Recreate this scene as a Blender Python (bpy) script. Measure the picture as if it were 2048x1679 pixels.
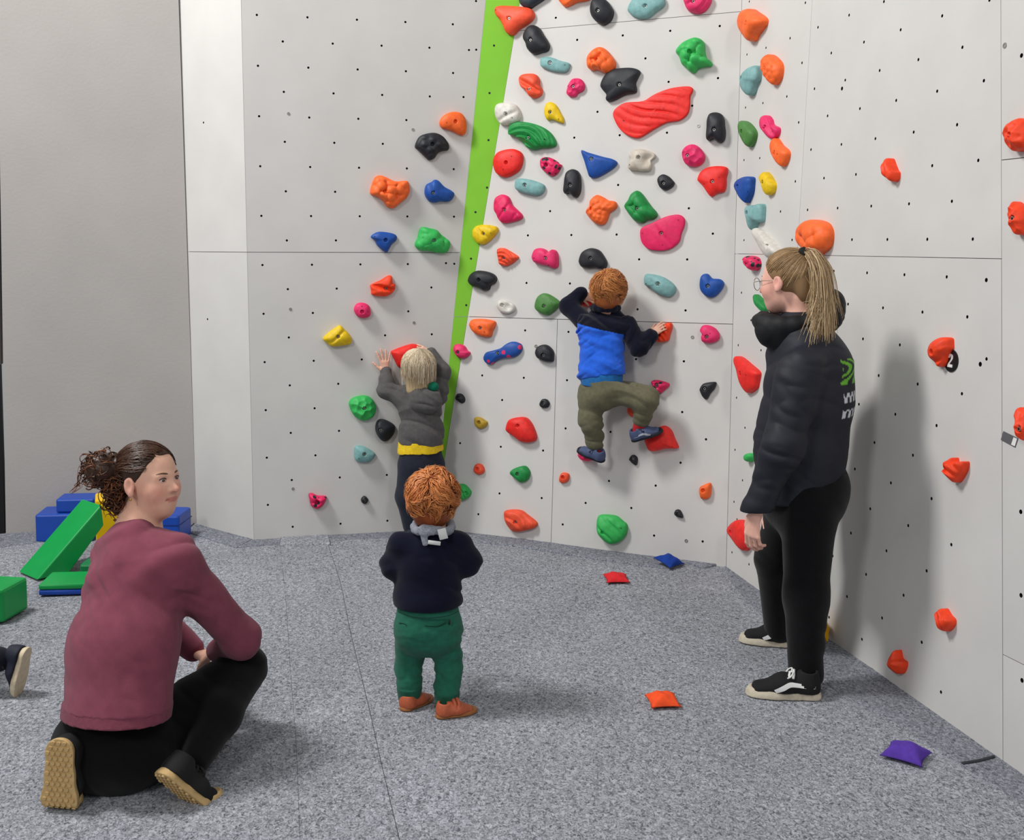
import bpy, bmesh, math, random
import numpy as np
from mathutils import Vector, Matrix
from mathutils.geometry import delaunay_2d_cdt

for o in list(bpy.data.objects):
    bpy.data.objects.remove(o)
SC = bpy.context.scene
COL = SC.collection

# ------------------------------------------------------------------ camera
F, CY, CX = 2198.50, 690.30, 1024.0          # focal length and principal point, in 2048x1679 pixels
UNIT, CAMH = 0.13, 12.42 * 0.13              # half pitch of the insert grid and camera height, metres
_d = np.array([-.0065, .9957, .0929]); _d /= np.linalg.norm(_d)
_Z = -_d; _Y = np.array([0, 0, 1.]) - _d[2] * _d; _Y /= np.linalg.norm(_Y); _X = np.cross(_Y, _Z)
CM = np.array([_X, _Y, _Z])
CAM = np.array([0, 0, CAMH])
cd = bpy.data.cameras.new('camera'); cam = bpy.data.objects.new('camera', cd); COL.objects.link(cam)
cd.sensor_width = 36.0; cd.sensor_fit = 'HORIZONTAL'; cd.lens = F / 2048 * 36
cd.shift_y = -(1679 / 2 - CY) / 2048; cd.clip_start = .05; cd.clip_end = 100
_r, _u, _b = CM @ [1, 0, 0], CM @ [0, -1, 0], CM @ [0, 0, -1]
cam.matrix_world = Matrix([[_r[i], _u[i], _b[i], CAM[i]] for i in range(3)] + [[0, 0, 0, 1]])
SC.camera = cam

# ------------------------------------------------------------------ world, lights, exposure
wd = bpy.data.worlds.new('world'); SC.world = wd; wd.use_nodes = True
bg = wd.node_tree.nodes['Background']; bg.inputs[0].default_value = (.93, .97, 1, 1); bg.inputs[1].default_value = .32
def area(name, loc, tgt, sx, sy, power, col=(1, .985, .96)):
    l = bpy.data.lights.new(name, 'AREA'); l.shape = 'RECTANGLE'; l.size = sx; l.size_y = sy; l.energy = power; l.color = col
    o = bpy.data.objects.new(name, l); COL.objects.link(o); o.location = loc
    o.rotation_euler = (Vector(tgt) - Vector(loc)).to_track_quat('-Z', 'Y').to_euler()
    return o
area('ceiling_lamp_light', (-3.7, 3.6, 6.0), (.6, 4.6, 1.0), 1.0, 1.5, 335)
area('ceiling_lamp_light', (-4.0, -4.0, 6.0), (0.2, 5.0, 1.0), 1.2, 1.8, 210)
area('ceiling_lamp_light', (2.5, -2.0, 6.0), (-.2, 5.0, 1.0), .8, 1.6, 80)
vs = SC.view_settings; vs.view_transform = 'Standard'; vs.look = 'None'; vs.gamma = 1; vs.use_curve_mapping = False
vs.exposure = 0.0

# ------------------------------------------------------------------ geometry of the view: pixel -> place
def ray(x, y): return CM @ np.array([(x - CX) / F, (y - CY) / F, 1.])
def W(x, y, Y):
    'point seen at pixel x, y whose distance into the hall is Y'
    r = ray(x, y); return CAM + r * (Y / r[1])
def floor_at(x, y, z=0.):
    r = ray(x, y); return CAM + r * ((z - CAMH) / r[2])
class Plane:
    def __init__(s, n, p):
        n = np.array(n, float); n /= np.linalg.norm(n)
        if n @ (CAM - p) < 0: n = -n
        s.n = n; s.p = np.array(p, float)
        s.e1 = np.cross([0, 0, 1.], n); s.e1 /= np.linalg.norm(s.e1)     # to the right along the wall
        s.e2 = np.cross(n, s.e1)                                          # up the wall
    def hit(s, x, y, off=0.):
        r = ray(x, y); return CAM + r * (((s.p + s.n * off - CAM) @ s.n) / (r @ s.n))
    def uv(s, w): q = np.asarray(w) - s.p; return np.array([q @ s.e1, q @ s.e2])
    def px(s, x, y, off=0.): return s.uv(s.hit(x, y, off))
    def at(s, u, v, h=0.): return s.p + s.e1 * u + s.e2 * v + s.n * h
    def mat(s, u, v, h=0.):
        o = s.at(u, v, h); return Matrix([[s.e1[i], s.e2[i], s.n[i], o[i]] for i in range(3)] + [[0, 0, 0, 1]])
_fit = {'L': [0.96923, -0.02441, 0.24493, 0.00124, 0.99554, 0.09432, -10.23368, -13.24366, 44.08424],
        'C': [0.89049, 0.03681, -0.45351, -0.0286, 0.99928, 0.02495, 0.55539, -0.62921, 46.38388],
        'R': [0.2163, 0.09126, -0.97205, -0.03452, 0.99571, 0.0858, 8.80242, -4.00417, 41.83339]}
def fplane(k):
    a = np.array(_fit[k]); n = np.cross(a[:3], a[3:6]); return Plane(CM @ n, CAM + CM @ a[6:] * UNIT)
def grid_px(k, i, j):
    a = np.array(_fit[k]); q = a[6:] + a[:3] * i + a[3:6] * j
    return CX + F * q[0] / q[2], CY + F * q[1] / q[2]
PL, PC0, PR0 = fplane('L'), fplane('C'), fplane('R')
_a, _b2, _c = PL.hit(863, 1070), PL.hit(1003, 0), PC0.hit(1453, 1114)
PC = Plane(np.cross(_b2 - _a, _c - _a), _c)
_a, _b2, _c = PC.hit(1484, 0), PC.hit(1453, 1114), PR0.hit(2003, 1000)
PR = Plane(np.cross(_b2 - _a, _c - _a), _c)
_g0, _g1 = floor_at(0, 1068.), floor_at(393, 1047.)
PG = Plane(np.cross(_g1 - _g0, [0, 0, 1.]), _g0)
PLANES = {'L': PL, 'C': PC, 'R': PR, 'G': PG}

# ------------------------------------------------------------------ materials
def lin(c):
    c = [x / 255. for x in c[:3]]
    return tuple(x / 12.92 if x <= .04045 else ((x + .055) / 1.055) ** 2.4 for x in c) + (1,)
MATS = {}
def mat(name, rgb, rough=.6, var=.12, scale=30., bump=.0, bscale=200., spec=.4, metal=0., sss=0., attr=None, coat=0., sheen=0.):
    if name in MATS: return MATS[name]
    m = bpy.data.materials.new(name); m.use_nodes = True; nt = m.node_tree; N = nt.nodes; Lk = nt.links
    b = N['Principled BSDF']; b.inputs['Roughness'].default_value = rough; b.inputs['Metallic'].default_value = metal
    b.inputs['Specular IOR Level'].default_value = spec
    if sheen: b.inputs['Sheen Weight'].default_value = sheen
    if coat: b.inputs['Coat Weight'].default_value = coat
    if sss:
        b.inputs['Subsurface Weight'].default_value = sss; b.inputs['Subsurface Radius'].default_value = (.012, .005, .003); b.inputs['Subsurface Scale'].default_value = .6
    tc = N.new('ShaderNodeTexCoord'); nz = N.new('ShaderNodeTexNoise'); nz.inputs['Scale'].default_value = scale; nz.inputs['Detail'].default_value = 5
    Lk.new(tc.outputs['Object'], nz.inputs['Vector'])
    mx = N.new('ShaderNodeMix'); mx.data_type = 'RGBA'; mx.blend_type = 'MULTIPLY'; mx.inputs[0].default_value = 1
    mr = N.new('ShaderNodeMapRange'); mr.inputs[1].default_value = .3; mr.inputs[2].default_value = .7
    mr.inputs[3].default_value = 1 - var; mr.inputs[4].default_value = 1 + var * .6
    Lk.new(nz.outputs['Fac'], mr.inputs[0])
    if attr:
        at = N.new('ShaderNodeAttribute'); at.attribute_name = attr; Lk.new(at.outputs['Color'], mx.inputs[6])
    else:
        mx.inputs[6].default_value = lin(rgb)
    Lk.new(mr.outputs[0], mx.inputs[7]); Lk.new(mx.outputs[2], b.inputs['Base Color'])
    if bump:
        n2 = N.new('ShaderNodeTexNoise'); n2.inputs['Scale'].default_value = bscale; n2.inputs['Detail'].default_value = 3
        Lk.new(tc.outputs['Object'], n2.inputs['Vector'])
        bp = N.new('ShaderNodeBump'); bp.inputs['Strength'].default_value = bump; bp.inputs['Distance'].default_value = .003
        Lk.new(n2.outputs['Fac'], bp.inputs['Height']); Lk.new(bp.outputs[0], b.inputs['Normal'])
    MATS[name] = m
    return m

# ------------------------------------------------------------------ objects
def tag(o, label=None, cat=None, group=None, kind=None):
    if label: o['label'] = label
    if cat: o['category'] = cat
    if group: o['group'] = group
    if kind: o['kind'] = kind
    return o
def obj(name, V, Fc, m, parent=None, M=None, smooth=True, mats=None, fmat=None, col=None):
    'one mesh object; V in local coordinates of M'
    me = bpy.data.meshes.new(name); V = np.asarray(V, np.float32)
    if isinstance(Fc, np.ndarray) and Fc.ndim == 2:
        nf, w = Fc.shape
        me.vertices.add(len(V)); me.vertices.foreach_set('co', V.ravel())
        me.loops.add(nf * w); me.loops.foreach_set('vertex_index', Fc.astype(np.int32).ravel())
        me.polygons.add(nf); me.polygons.foreach_set('loop_start', np.arange(0, nf * w, w, dtype=np.int32))
        me.polygons.foreach_set('loop_total', np.full(nf, w, np.int32)); me.update(calc_edges=True)
    else:
        me.from_pydata(V.tolist(), [], [list(f) for f in Fc]); me.update()
    for q in (mats or [m]): me.materials.append(q)
    if fmat is not None: me.polygons.foreach_set('material_index', np.asarray(fmat, np.int32))
    me.polygons.foreach_set('use_smooth', np.full(len(me.polygons), bool(smooth)))
    if col is not None:
        at = me.color_attributes.new('Col', 'FLOAT_COLOR', 'POINT')
        at.data.foreach_set('color', np.c_[np.asarray(col, np.float32), np.ones(len(V), np.float32)].ravel())
    me.validate()
    o = bpy.data.objects.new(name, me); COL.objects.link(o)
    if parent is not None: o.parent = parent
    if M is not None:
        o.matrix_basis = (parent_inv(parent) @ M) if parent is not None else M
    return o
def parent_inv(p):
    m = Matrix.Identity(4); q = p
    while q is not None:
        m = q.matrix_basis @ m; q = q.parent
    return m.inverted()
def empty(name, loc=(0, 0, 0)):
    o = bpy.data.objects.new(name, None); COL.objects.link(o); o.matrix_basis = Matrix.Translation(Vector([float(x) for x in loc])); o.empty_display_size = .1
    return o
def world_obj(name, V, Fc, m, parent=None, origin=None, **k):
    'vertices given in world coordinates; the origin is put at the thing'
    V = np.asarray(V, float)
    if origin is None: origin = [V[:, 0].mean(), V[:, 1].mean(), V[:, 2].min()]
    origin = np.asarray(origin, float)
    return obj(name, V - origin, Fc, m, parent, Matrix.Translation(Vector(origin.tolist())), **k)
def catmull(P, n, closed=True):
    P = np.asarray(P, float); m = len(P); out = []
    segs = m if closed else m - 1; per = max(2, int(math.ceil(n / segs)))
    for i in range(segs):
        g = (lambda k: P[k % m]) if closed else (lambda k: P[min(max(k, 0), m - 1)])
        p0, p1, p2, p3 = g(i - 1), g(i), g(i + 1), g(i + 2)
        for t in np.arange(per) / per:
            out.append(.5 * (2 * p1 + (p2 - p0) * t + (2 * p0 - 5 * p1 + 4 * p2 - p3) * t * t + (3 * p1 - p0 - 3 * p2 + p3) * t ** 3))
    if not closed: out.append(P[-1])
    return np.array(out)
def tubes(lines, radii, seg=5, cap=True):
    'polylines with radius (number, or list per point) as one vertex / face list'
    V, Fs, nv = [], [], 0; grp = {}
    for i, l in enumerate(lines): grp.setdefault(len(l), []).append(i)
    an = 2 * math.pi * np.arange(seg) / seg
    for n, ids in grp.items():
        L = np.array([lines[i] for i in ids], float); m = len(ids); rr = np.array([np.full(n, radii[i]) if np.isscalar(radii[i]) else radii[i] for i in ids], float)
        T = np.gradient(L, axis=1); T /= np.linalg.norm(T, axis=2, keepdims=True) + 1e-9
        ref = np.where((np.abs(T[:, 0, 2]) < .9)[:, None], [0, 0, 1.], [1., 0, 0]); A = np.cross(T[:, 0], ref); A /= np.linalg.norm(A, axis=1, keepdims=True) + 1e-9
        P = np.zeros((m, n, seg, 3))
        for i in range(n):
            t = T[:, i]; A = A - t * (A * t).sum(1)[:, None]; A /= np.linalg.norm(A, axis=1, keepdims=True) + 1e-9; B = np.cross(t, A)
            P[:, i] = L[:, i, None] + rr[:, i, None, None] * (A[:, None] * np.cos(an)[None, :, None] + B[:, None] * np.sin(an)[None, :, None])
        base = nv + np.arange(m)[:, None, None] * n * seg + np.arange(n - 1)[None, :, None] * seg; k = np.arange(seg)
        q = np.stack([base + k, base + (k + 1) % seg, base + (k + 1) % seg + seg, base + k + seg], -1).reshape(-1, 4)
        Fs.append(q); V.append(P.reshape(-1, 3)); order = ids
        if cap:
            Fs.append([tuple(nv + j * n * seg + kk for kk in reversed(range(seg))) for j in range(m)] + [tuple(nv + j * n * seg + (n - 1) * seg + kk for kk in range(seg)) for j in range(m)])
        nv += m * n * seg
    V = np.concatenate(V)
    if cap: return V, [tuple(f) for g in Fs for f in (g.tolist() if isinstance(g, np.ndarray) else g)]
    return V, np.concatenate(Fs)
def rbox(sx, sy, sz, r=.01, seg=3):
    'rounded box, base centred on the origin'
    bm = bmesh.new(); bmesh.ops.create_cube(bm, size=1)
    for v in bm.verts: v.co = Vector((v.co.x * sx, v.co.y * sy, (v.co.z + .5) * sz))
    bmesh.ops.bevel(bm, geom=list(bm.edges), offset=r, segments=seg, affect='EDGES', profile=.5)
    bm.verts.index_update(); V = [tuple(v.co) for v in bm.verts]; Fs = [[v.index for v in f.verts] for f in bm.faces]; bm.free()
    return np.array(V), Fs

# ================================================================== the hall
M_WALL = mat('wall_paint', (206, 204, 201), .75, .05, 3., .06, 160., .25)
M_WALLG = mat('grey_plaster', (174, 169, 166), .85, .05, 2.2, .25, 60., .15)
M_GREEN = mat('green_paint', (124, 190, 48), .65, .05, 5., .06, 160., .3)
M_HOLE = mat('insert_dark', (22, 22, 24), .7, .1)
M_GAP = mat('joint_dark', (40, 40, 40), .9, .1)
M_STEEL = mat('bolt_steel', (165, 163, 158), .35, .15, 300., metal=.85)

def inset_poly(P, g):
    P = np.asarray(P, float); n = len(P); out = []
    ar = sum(P[i][0] * P[(i + 1) % n][1] - P[(i + 1) % n][0] * P[i][1] for i in range(n)); s = 1 if ar > 0 else -1
    for i in range(n):
        a, b, c = P[i - 1], P[i], P[(i + 1) % n]
        d1 = (b - a) / np.linalg.norm(b - a); d2 = (c - b) / np.linalg.norm(c - b)
        n1 = np.array([-d1[1], d1[0]]) * s; n2 = np.array([-d2[1], d2[0]]) * s
        out.append(b + (n1 + n2) / (1 + n1 @ n2) * g)
    return np.array(out if s > 0 else out[::-1])
def in_poly(p, P):
    c = False; n = len(P)
    for i in range(n):
        a, b = P[i], P[i - 1]
        if (a[1] > p[1]) != (b[1] > p[1]) and p[0] < (b[0] - a[0]) * (p[1] - a[1]) / (b[1] - a[1]) + a[0]: c = not c
    return c
def edge_dist(p, P):
    m = 1e9
    for i in range(len(P)):
        a, b = P[i - 1], P[i]; t = np.clip((p - a) @ (b - a) / ((b - a) @ (b - a)), 0, 1); m = min(m, np.linalg.norm(p - a - t * (b - a)))
    return m
def panel(pl, poly_px, m, parent, holes=(), gap=.0014, thick=.018, uvpoly=None):
    'a wall panel with its threaded insert holes cut through it'
    P = inset_poly([pl.px(*q) for q in poly_px] if uvpoly is None else uvpoly, gap)
    c = P.mean(0); P = P - c
    hs = []
    for (x, y, r) in holes:
        h = pl.px(x, y) - c
        if in_poly(h, P) and edge_dist(h, P) > .02 and all(np.linalg.norm(h - q[0]) > .03 for q in hs): hs.append((h, r))
    vs2 = [Vector(p) for p in P]; n = len(P); ed = [(i, (i + 1) % n) for i in range(n)]; K = 10; rings = []
    for h, r in hs:
        b = len(vs2); rings.append(b)
        vs2 += [Vector((h[0] + r * math.cos(2 * math.pi * k / K), h[1] + r * math.sin(2 * math.pi * k / K))) for k in range(K)]
        ed += [(b + k, b + (k + 1) % K) for k in range(K)]
    v2, _, f2, ov, _, _ = delaunay_2d_cdt(vs2, ed, [], 1, 1e-7)
    assert len(v2) == len(vs2)
    idx = {ov[i][0]: i for i in range(len(v2))}; remap = [ov[i][0] for i in range(len(v2))]
    V = [(v.x, v.y, 0.) for v in vs2]; Fs = []; fm = []
    hc = np.array([h for h, r in hs]) if hs else np.zeros((0, 2)); hr = np.array([r for h, r in hs])
    for f in f2:
        cc = np.array([(v2[i].x, v2[i].y) for i in f]).mean(0)
        if len(hc) and (np.linalg.norm(hc - cc, axis=1) < hr * .97).any() and all(remap[i] >= n for i in f): continue
        Fs.append([remap[i] for i in f]); fm.append(0)
    b = len(V); V += [(p[0], p[1], -thick) for p in P]
    for i in range(n): Fs.append([i, b + i, b + (i + 1) % n, (i + 1) % n]); fm.append(0)
    Fs.append([b + i for i in reversed(range(n))]); fm.append(0)
    for r0, (h, r) in zip(rings, hs):
        b = len(V); V += [(h[0] + r * math.cos(2 * math.pi * k / K), h[1] + r * math.sin(2 * math.pi * k / K), -.012) for k in range(K)]
        for k in range(K): Fs.append([r0 + k, r0 + (k + 1) % K, b + (k + 1) % K, b + k]); fm.append(1)
        Fs.append([b + k for k in range(K)]); fm.append(1)
    return obj('panel', V, Fs, m, parent, pl.mat(c[0], c[1]), smooth=False, mats=[m, M_HOLE], fmat=fm)

TOP = -560
def ln(a, b, y): return a[0] + (b[0] - a[0]) * (y - a[1]) / (b[1] - a[1])
xLl = lambda y: ln((482, 0), (508, 1079), y)
xGl = lambda y: ln((972, 0), (863, 1070), y)
xGr = lambda y: ln((1040, 0), (863, 1070), y)
xCR = lambda y: ln((1484, 0), (1453, 1114), y)
# ---- left climbing wall
HL = [grid_px('L', i, j) + (.0062,) for i in range(0, 11) for j in range(-12, 22) if (i + j) % 2 == 0]
HL += [(938, 100, .0062), (927, 194, .0062), (902, 433, .0062), (892, 526, .0062), (407, 245, .006), (415, 638, .006)]
wl = tag(empty('wall_left', PL.hit(690, 1075)), 'grey climbing wall with rows of insert holes left of the green stripe', kind='structure')
FL = 1100
panel(PL, [(xLl(504), 504), (xGl(505), 505), (xGl(TOP), TOP), (xLl(TOP), TOP)], M_WALL, wl, HL)
panel(PL, [(xLl(FL), FL), (xGl(FL), FL), (xGl(505), 505), (xLl(504), 504)], M_WALL, wl, HL)
# ---- narrow angled facet between it and the plain grey wall
def quad_plane(a, b, c): return Plane(np.cross(b - a, c - a), a)
fa, fb = PG.hit(393, 1047), PL.hit(xLl(1079), 1079); ft = PL.hit(xLl(0), 0)
PF = quad_plane(fa, fb, ft); PLANES['F'] = PF
xFl = lambda y: ln((357, 0), (393, 1047), y)
wf = tag(empty('wall_facet', fa), 'narrow pale angled wall facet beside the plain grey wall', kind='structure')
panel(PF, [(xFl(503), 503), (xLl(504), 504), (xLl(TOP), TOP), (xFl(TOP), TOP)], M_WALL, wf, [(407, 245, .006)])
panel(PF, [(xFl(1062), 1062), (xLl(FL), FL), (xLl(504), 504), (xFl(503), 503)], M_WALL, wf, [(415, 638, .006)])
# ---- plain grey wall, with the dark door jamb at its end
wg = tag(empty('wall_far_left', PG.hit(200, 1060)), 'plain dull grey plaster wall at the far left', kind='structure')
panel(PG, [(12, 1085), (xFl(1085), 1085), (xFl(TOP), TOP), (-14, TOP)], M_WALLG, wg, gap=0., thick=.1)
dj = tag(empty('door_1', PG.hit(0, 1065)), 'black door edge at the far left of the grey wall', kind='structure')
P4 = [PG.px(-260, 1085), PG.px(11, 1085), PG.px(0, 730), PG.px(-268, 730)]
panel(PG, None, mat('black_door', (14, 14, 15), .4, .1), dj, gap=.001, thick=.05, uvpoly=P4)
panel(PG, [(-262, 730), (-1, 730), (-15, TOP), (-285, TOP)], M_WALLG, wg, gap=0., thick=.1)
# ---- green stripe: a long triangular filler panel between the two climbing walls
ws = tag(empty('trim_1', PL.hit(863, 1070)), 'bright green triangular stripe between the two climbing walls', kind='structure')
def green_tri(y0, y1):
    q = [PL.hit(xGl(y0), y0), PC.hit(xGr(y0), y0), PC.hit(xGr(y1), y1), PL.hit(xGl(y1), y1)]
    V = [np.array(a) for a in q]; n = np.cross(V[1] - V[0], V[3] - V[0]); n /= np.linalg.norm(n)
    if n @ (CAM - V[0]) < 0: n = -n
    return V, n
for y0, y1 in ((1071, 633.5), (632.5, TOP)):
    V, n = green_tri(y0, y1); V2 = [v - n * .03 for v in V]
    g = world_obj('panel', V + V2, [(0, 1, 2, 3), (7, 6, 5, 4), (0, 4, 5, 1), (1, 5, 6, 2), (2, 6, 7, 3), (3, 7, 4, 0)], M_GREEN, ws, smooth=False)
    Vh, Fh = [], []
    for (x, y) in [(988, 91), (979, 186), (977, 280), (974, 375), (942, 517), (932.5, 610), (951, 424)]:
        if not (min(y0, y1) < y < max(y0, y1)): continue
        r = ray(x, y); c = CAM + r * (((V[0] - CAM) @ n) / (r @ n)) + n * .0006
        e1 = np.cross([0, 0, 1.], n); e1 /= np.linalg.norm(e1); e2 = np.cross(n, e1); b = len(Vh)
        for k in range(10): Vh.append(c + .0062 * (e1 * math.cos(k * math.pi / 5) + e2 * math.sin(k * math.pi / 5)))
        for k in range(10): Vh.append(c - n * .01 + .0062 * (e1 * math.cos(k * math.pi / 5) + e2 * math.sin(k * math.pi / 5)))
        Fh += [[b + k for k in range(10)]] + [[b + k, b + 10 + k, b + 10 + (k + 1) % 10, b + (k + 1) % 10] for k in range(10)]
    if Vh: tag(world_obj('insert_hole', Vh, Fh, M_HOLE, g, smooth=False), kind='stuff')
# ---- centre climbing wall
HC = [grid_px('C', i, j) + (.0062,) for i in range(-6, 10) for j in range(-24, 10) if (i + j) % 2 == 0]
wc = tag(empty('wall_back', PC.hit(1180, 1095)), 'pale climbing wall right of the green stripe, full of holds', kind='structure')
ySe = lambda x: ln((633, 934), (648, 1466), x) if 0 else 633 + (x - 934) * 15 / 532
yTp = lambda x: 64 - (x - 1020) * 40 / 455
xV1 = lambda y: ln((1115, 637), (1102, 1090), y)
xV2 = lambda y: ln((1135, 52), (1115, 637), y)
def fl_c(x): return 1073 + (x - 863) * (1132 - 1073) / (1453 - 863) + 14
yS = lambda x: ySe(x)
panel(PC, [(863, 1078), (xV1(fl_c(1102)), fl_c(1102)), (xV1(ySe(1115)), ySe(1115)), (xGr(633), 633)], M_WALL, wc, HC)
panel(PC, [(xV1(fl_c(1102)), fl_c(1102)), (xCR(fl_c(1453)), fl_c(1453)), (xCR(648), 648), (xV1(ySe(1115)), ySe(1115))], M_WALL, wc, HC)
panel(PC, [(xGr(633), 633), (xCR(648), 648), (xCR(23), 23), (xGr(62), 62)], M_WALL, wc, HC)
panel(PC, [(xGr(62), 62), (xCR(23), 23), (xCR(TOP), TOP), (xGr(TOP), TOP)], M_WALL, wc, HC)
# ---- right climbing wall
HR = [grid_px('R', i, j) + (.0062,) for i in range(3, 15) for j in range(-14, 16) if (i + j) % 2 == 0]
HR += [(1494, 109, .0058), (1491, 215, .0058), (1488, 320, .0058), (1488, 480, .0058), (1519.5, 316, .0058), (1525.8, 206, .0058), (1532, 95.5, .0058), (1498.6, 3, .0058),
       (1483, 585, .006), (1502, 640, .006), (1476.5, 690, .006), (1522, 700, .006), (1473, 795, .006), (1490, 855, .006), (1470, 899, .006), (1485, 960, .006), (1468, 1003, .006), (1464, 1104, .006), (1498, 1128, .006), (1474, 1038, .006),
       (1972.6, 559.8, .0075), (1996, 537, .006), (1973, 717.5, .0062), (1960.5, 728, .0085), (2041.5, 1023, .0075), (2042, 1190, .0075), (2044, 1360, .0075), (1684, 177, .0085), (2043, 111, .0075),
       (1777, 92, .0001)]
wr = tag(empty('wall_right', PR.hit(1750, 1330)), 'pale climbing wall on the right with sparse orange holds', kind='structure')
yR = lambda x: 507 + (x - 1470) * 10 / 533
xRJ = lambda y: ln((2003, 480), (2006, 1510), y)
xRv = lambda y: ln((1614, 179), (1603, 366), y)
flr = lambda x: 1122 + (x - 1453) * (1540 - 1122) / (2048 - 1453) + 10
def flr2(x):
    pts = [(1453, 1122), (1540, 1190), (1711, 1312), (1840, 1405), (1997, 1512), (2060, 1553), (2400, 1790)]
    for a, b in zip(pts, pts[1:]):
        if x <= b[0]: return a[1] + (x - a[0]) * (b[1] - a[1]) / (b[0] - a[0]) + 14
    return 1800
panel(PR, [(xCR(flr2(1453)), flr2(1453)), (xRJ(1500), flr2(2006)), (xRJ(517), 517), (xCR(507), 507)], M_WALL, wr, HR)
panel(PR, [(xCR(507), 507), (xRv(509.5), 509.5), (xRv(TOP), TOP), (xCR(TOP), TOP)], M_WALL, wr, HR, gap=.0008)
panel(PR, [(xRv(509.5), 509.5), (xRJ(517), 517), (xRJ(TOP), TOP), (xRv(TOP), TOP)], M_WALL, wr, HR, gap=.0008)
panel(PR, [(xRJ(1500), flr2(2006)), (2330, flr2(2330)), (2330, 1470), (xRJ(1308), 1308)], M_WALL, wr, HR)
panel(PR, [(xRJ(1308), 1308), (2330, 1470), (2330, 284), (xRJ(320), 320)], M_WALL, wr, HR)
panel(PR, [(xRJ(320), 320), (2330, 284), (2330, TOP - 500), (xRJ(TOP), TOP)], M_WALL, wr, HR)
# dark studwork behind the joints
for pl, q, w in ((PL, [(xLl(FL), FL), (xGl(FL), FL), (xGl(TOP), TOP), (xLl(TOP), TOP)], wl), (PC, [(863, 1078), (xCR(fl_c(1453)), fl_c(1453)), (xCR(TOP), TOP), (xGr(TOP), TOP)], wc),
                 (PR, [(xCR(flr2(1453)), flr2(1453)), (2330, flr2(2330)), (2330, TOP - 500), (xCR(TOP), TOP)], wr), (PF, [(xFl(1062), 1062), (xLl(FL), FL), (xLl(TOP), TOP), (xFl(TOP), TOP)], wf)):
    P = np.array([pl.px(*a) for a in q]); c = P.mean(0)
    o = obj('backing', [(a[0] - c[0], a[1] - c[1], 0.) for a in P], [list(range(len(P)))], M_GAP, w, pl.mat(c[0], c[1], -.0175), smooth=False)
# small screws and plugs in the walls
def plug(k, x, y, r, par, m=M_STEEL):
    pl = PLANES[k]; u, v = pl.px(x, y); K = 12
    V = [(r * math.cos(2 * math.pi * i / K), r * math.sin(2 * math.pi * i / K), -.002) for i in range(K)] + [(r * .9 * math.cos(2 * math.pi * i / K), r * .9 * math.sin(2 * math.pi * i / K), .0025) for i in range(K)] + \
        [(r * .4 * math.cos(2 * math.pi * i / K), r * .4 * math.sin(2 * math.pi * i / K), .0025) for i in range(K)] + [(r * .35 * math.cos(2 * math.pi * i / K), r * .35 * math.sin(2 * math.pi * i / K), -.001) for i in range(K)]
    Fs = [[a * K + i, a * K + (i + 1) % K, (a + 1) * K + (i + 1) % K, (a + 1) * K + i] for a in range(3) for i in range(K)] + [[3 * K + i for i in range(K)]]
    obj('screw_plug', V, Fs, m, par, pl.mat(u, v), smooth=False)
for x, y in [(577, 227), (826, 259), (581, 618), (828, 645), (586, 977)]: plug('L', x, y, .0085, wl)
for x, y in [(1385, 674), (1072, 692), (1372.5, 1081), (1397, 252)]: plug('C', x, y, .0095, wc)
plug('R', 2010, 91, .010, wr)

# ================================================================== carpeted mat floor
def carpet_mat(name, lo, hi):
    m = bpy.data.materials.new(name); m.use_nodes = True; nt = m.node_tree; N = nt.nodes; Lk = nt.links; b = N['Principled BSDF']
    b.inputs['Roughness'].default_value = .95; b.inputs['Specular IOR Level'].default_value = .1
    tc = N.new('ShaderNodeTexCoord')
    mp = N.new('ShaderNodeMapping'); mp.inputs['Scale'].default_value = (1, .75, 1); mp.inputs['Rotation'].default_value = (0, 0, .5); Lk.new(tc.outputs['Object'], mp.inputs[0])
    n1 = N.new('ShaderNodeTexNoise'); n1.inputs['Scale'].default_value = 100; n1.inputs['Detail'].default_value = 3; n1.inputs['Roughness'].default_value = .65; n1.inputs['Distortion'].default_value = 1.2; Lk.new(mp.outputs[0], n1.inputs['Vector'])
    n2 = N.new('ShaderNodeTexNoise'); n2.inputs['Scale'].default_value = 2.2; n2.inputs['Detail'].default_value = 4; Lk.new(tc.outputs['Object'], n2.inputs['Vector'])
    cr = N.new('ShaderNodeValToRGB'); e = cr.color_ramp.elements
    e[0].position = .34; e[0].color = lin(lo); e[1].position = .68; e[1].color = lin(hi); Lk.new(n1.outputs['Fac'], cr.inputs[0])
    mx = N.new('ShaderNodeMix'); mx.data_type = 'RGBA'; mx.blend_type = 'MULTIPLY'; mx.inputs[0].default_value = 1
    mr = N.new('ShaderNodeMapRange'); mr.inputs[1].default_value = .3; mr.inputs[2].default_value = .7; mr.inputs[3].default_value = .9; mr.inputs[4].default_value = 1.06; Lk.new(n2.outputs['Fac'], mr.inputs[0])
    Lk.new(cr.outputs[0], mx.inputs[6]); Lk.new(mr.outputs[0], mx.inputs[7]); Lk.new(mx.outputs[2], b.inputs['Base Color'])
    bp = N.new('ShaderNodeBump'); bp.inputs['Strength'].default_value = .7; bp.inputs['Distance'].default_value = .004; Lk.new(n1.outputs['Fac'], bp.inputs['Height']); Lk.new(bp.outputs[0], b.inputs['Normal'])
    return m
M_CARPET = carpet_mat('carpet', (82, 85, 92), (184, 187, 195))
M_CARPET2 = carpet_mat('carpet_strip', (78, 81, 89), (160, 163, 172))
M_SEAM = mat('carpet_seam', (52, 54, 60), .95, .2, 80.)
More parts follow.
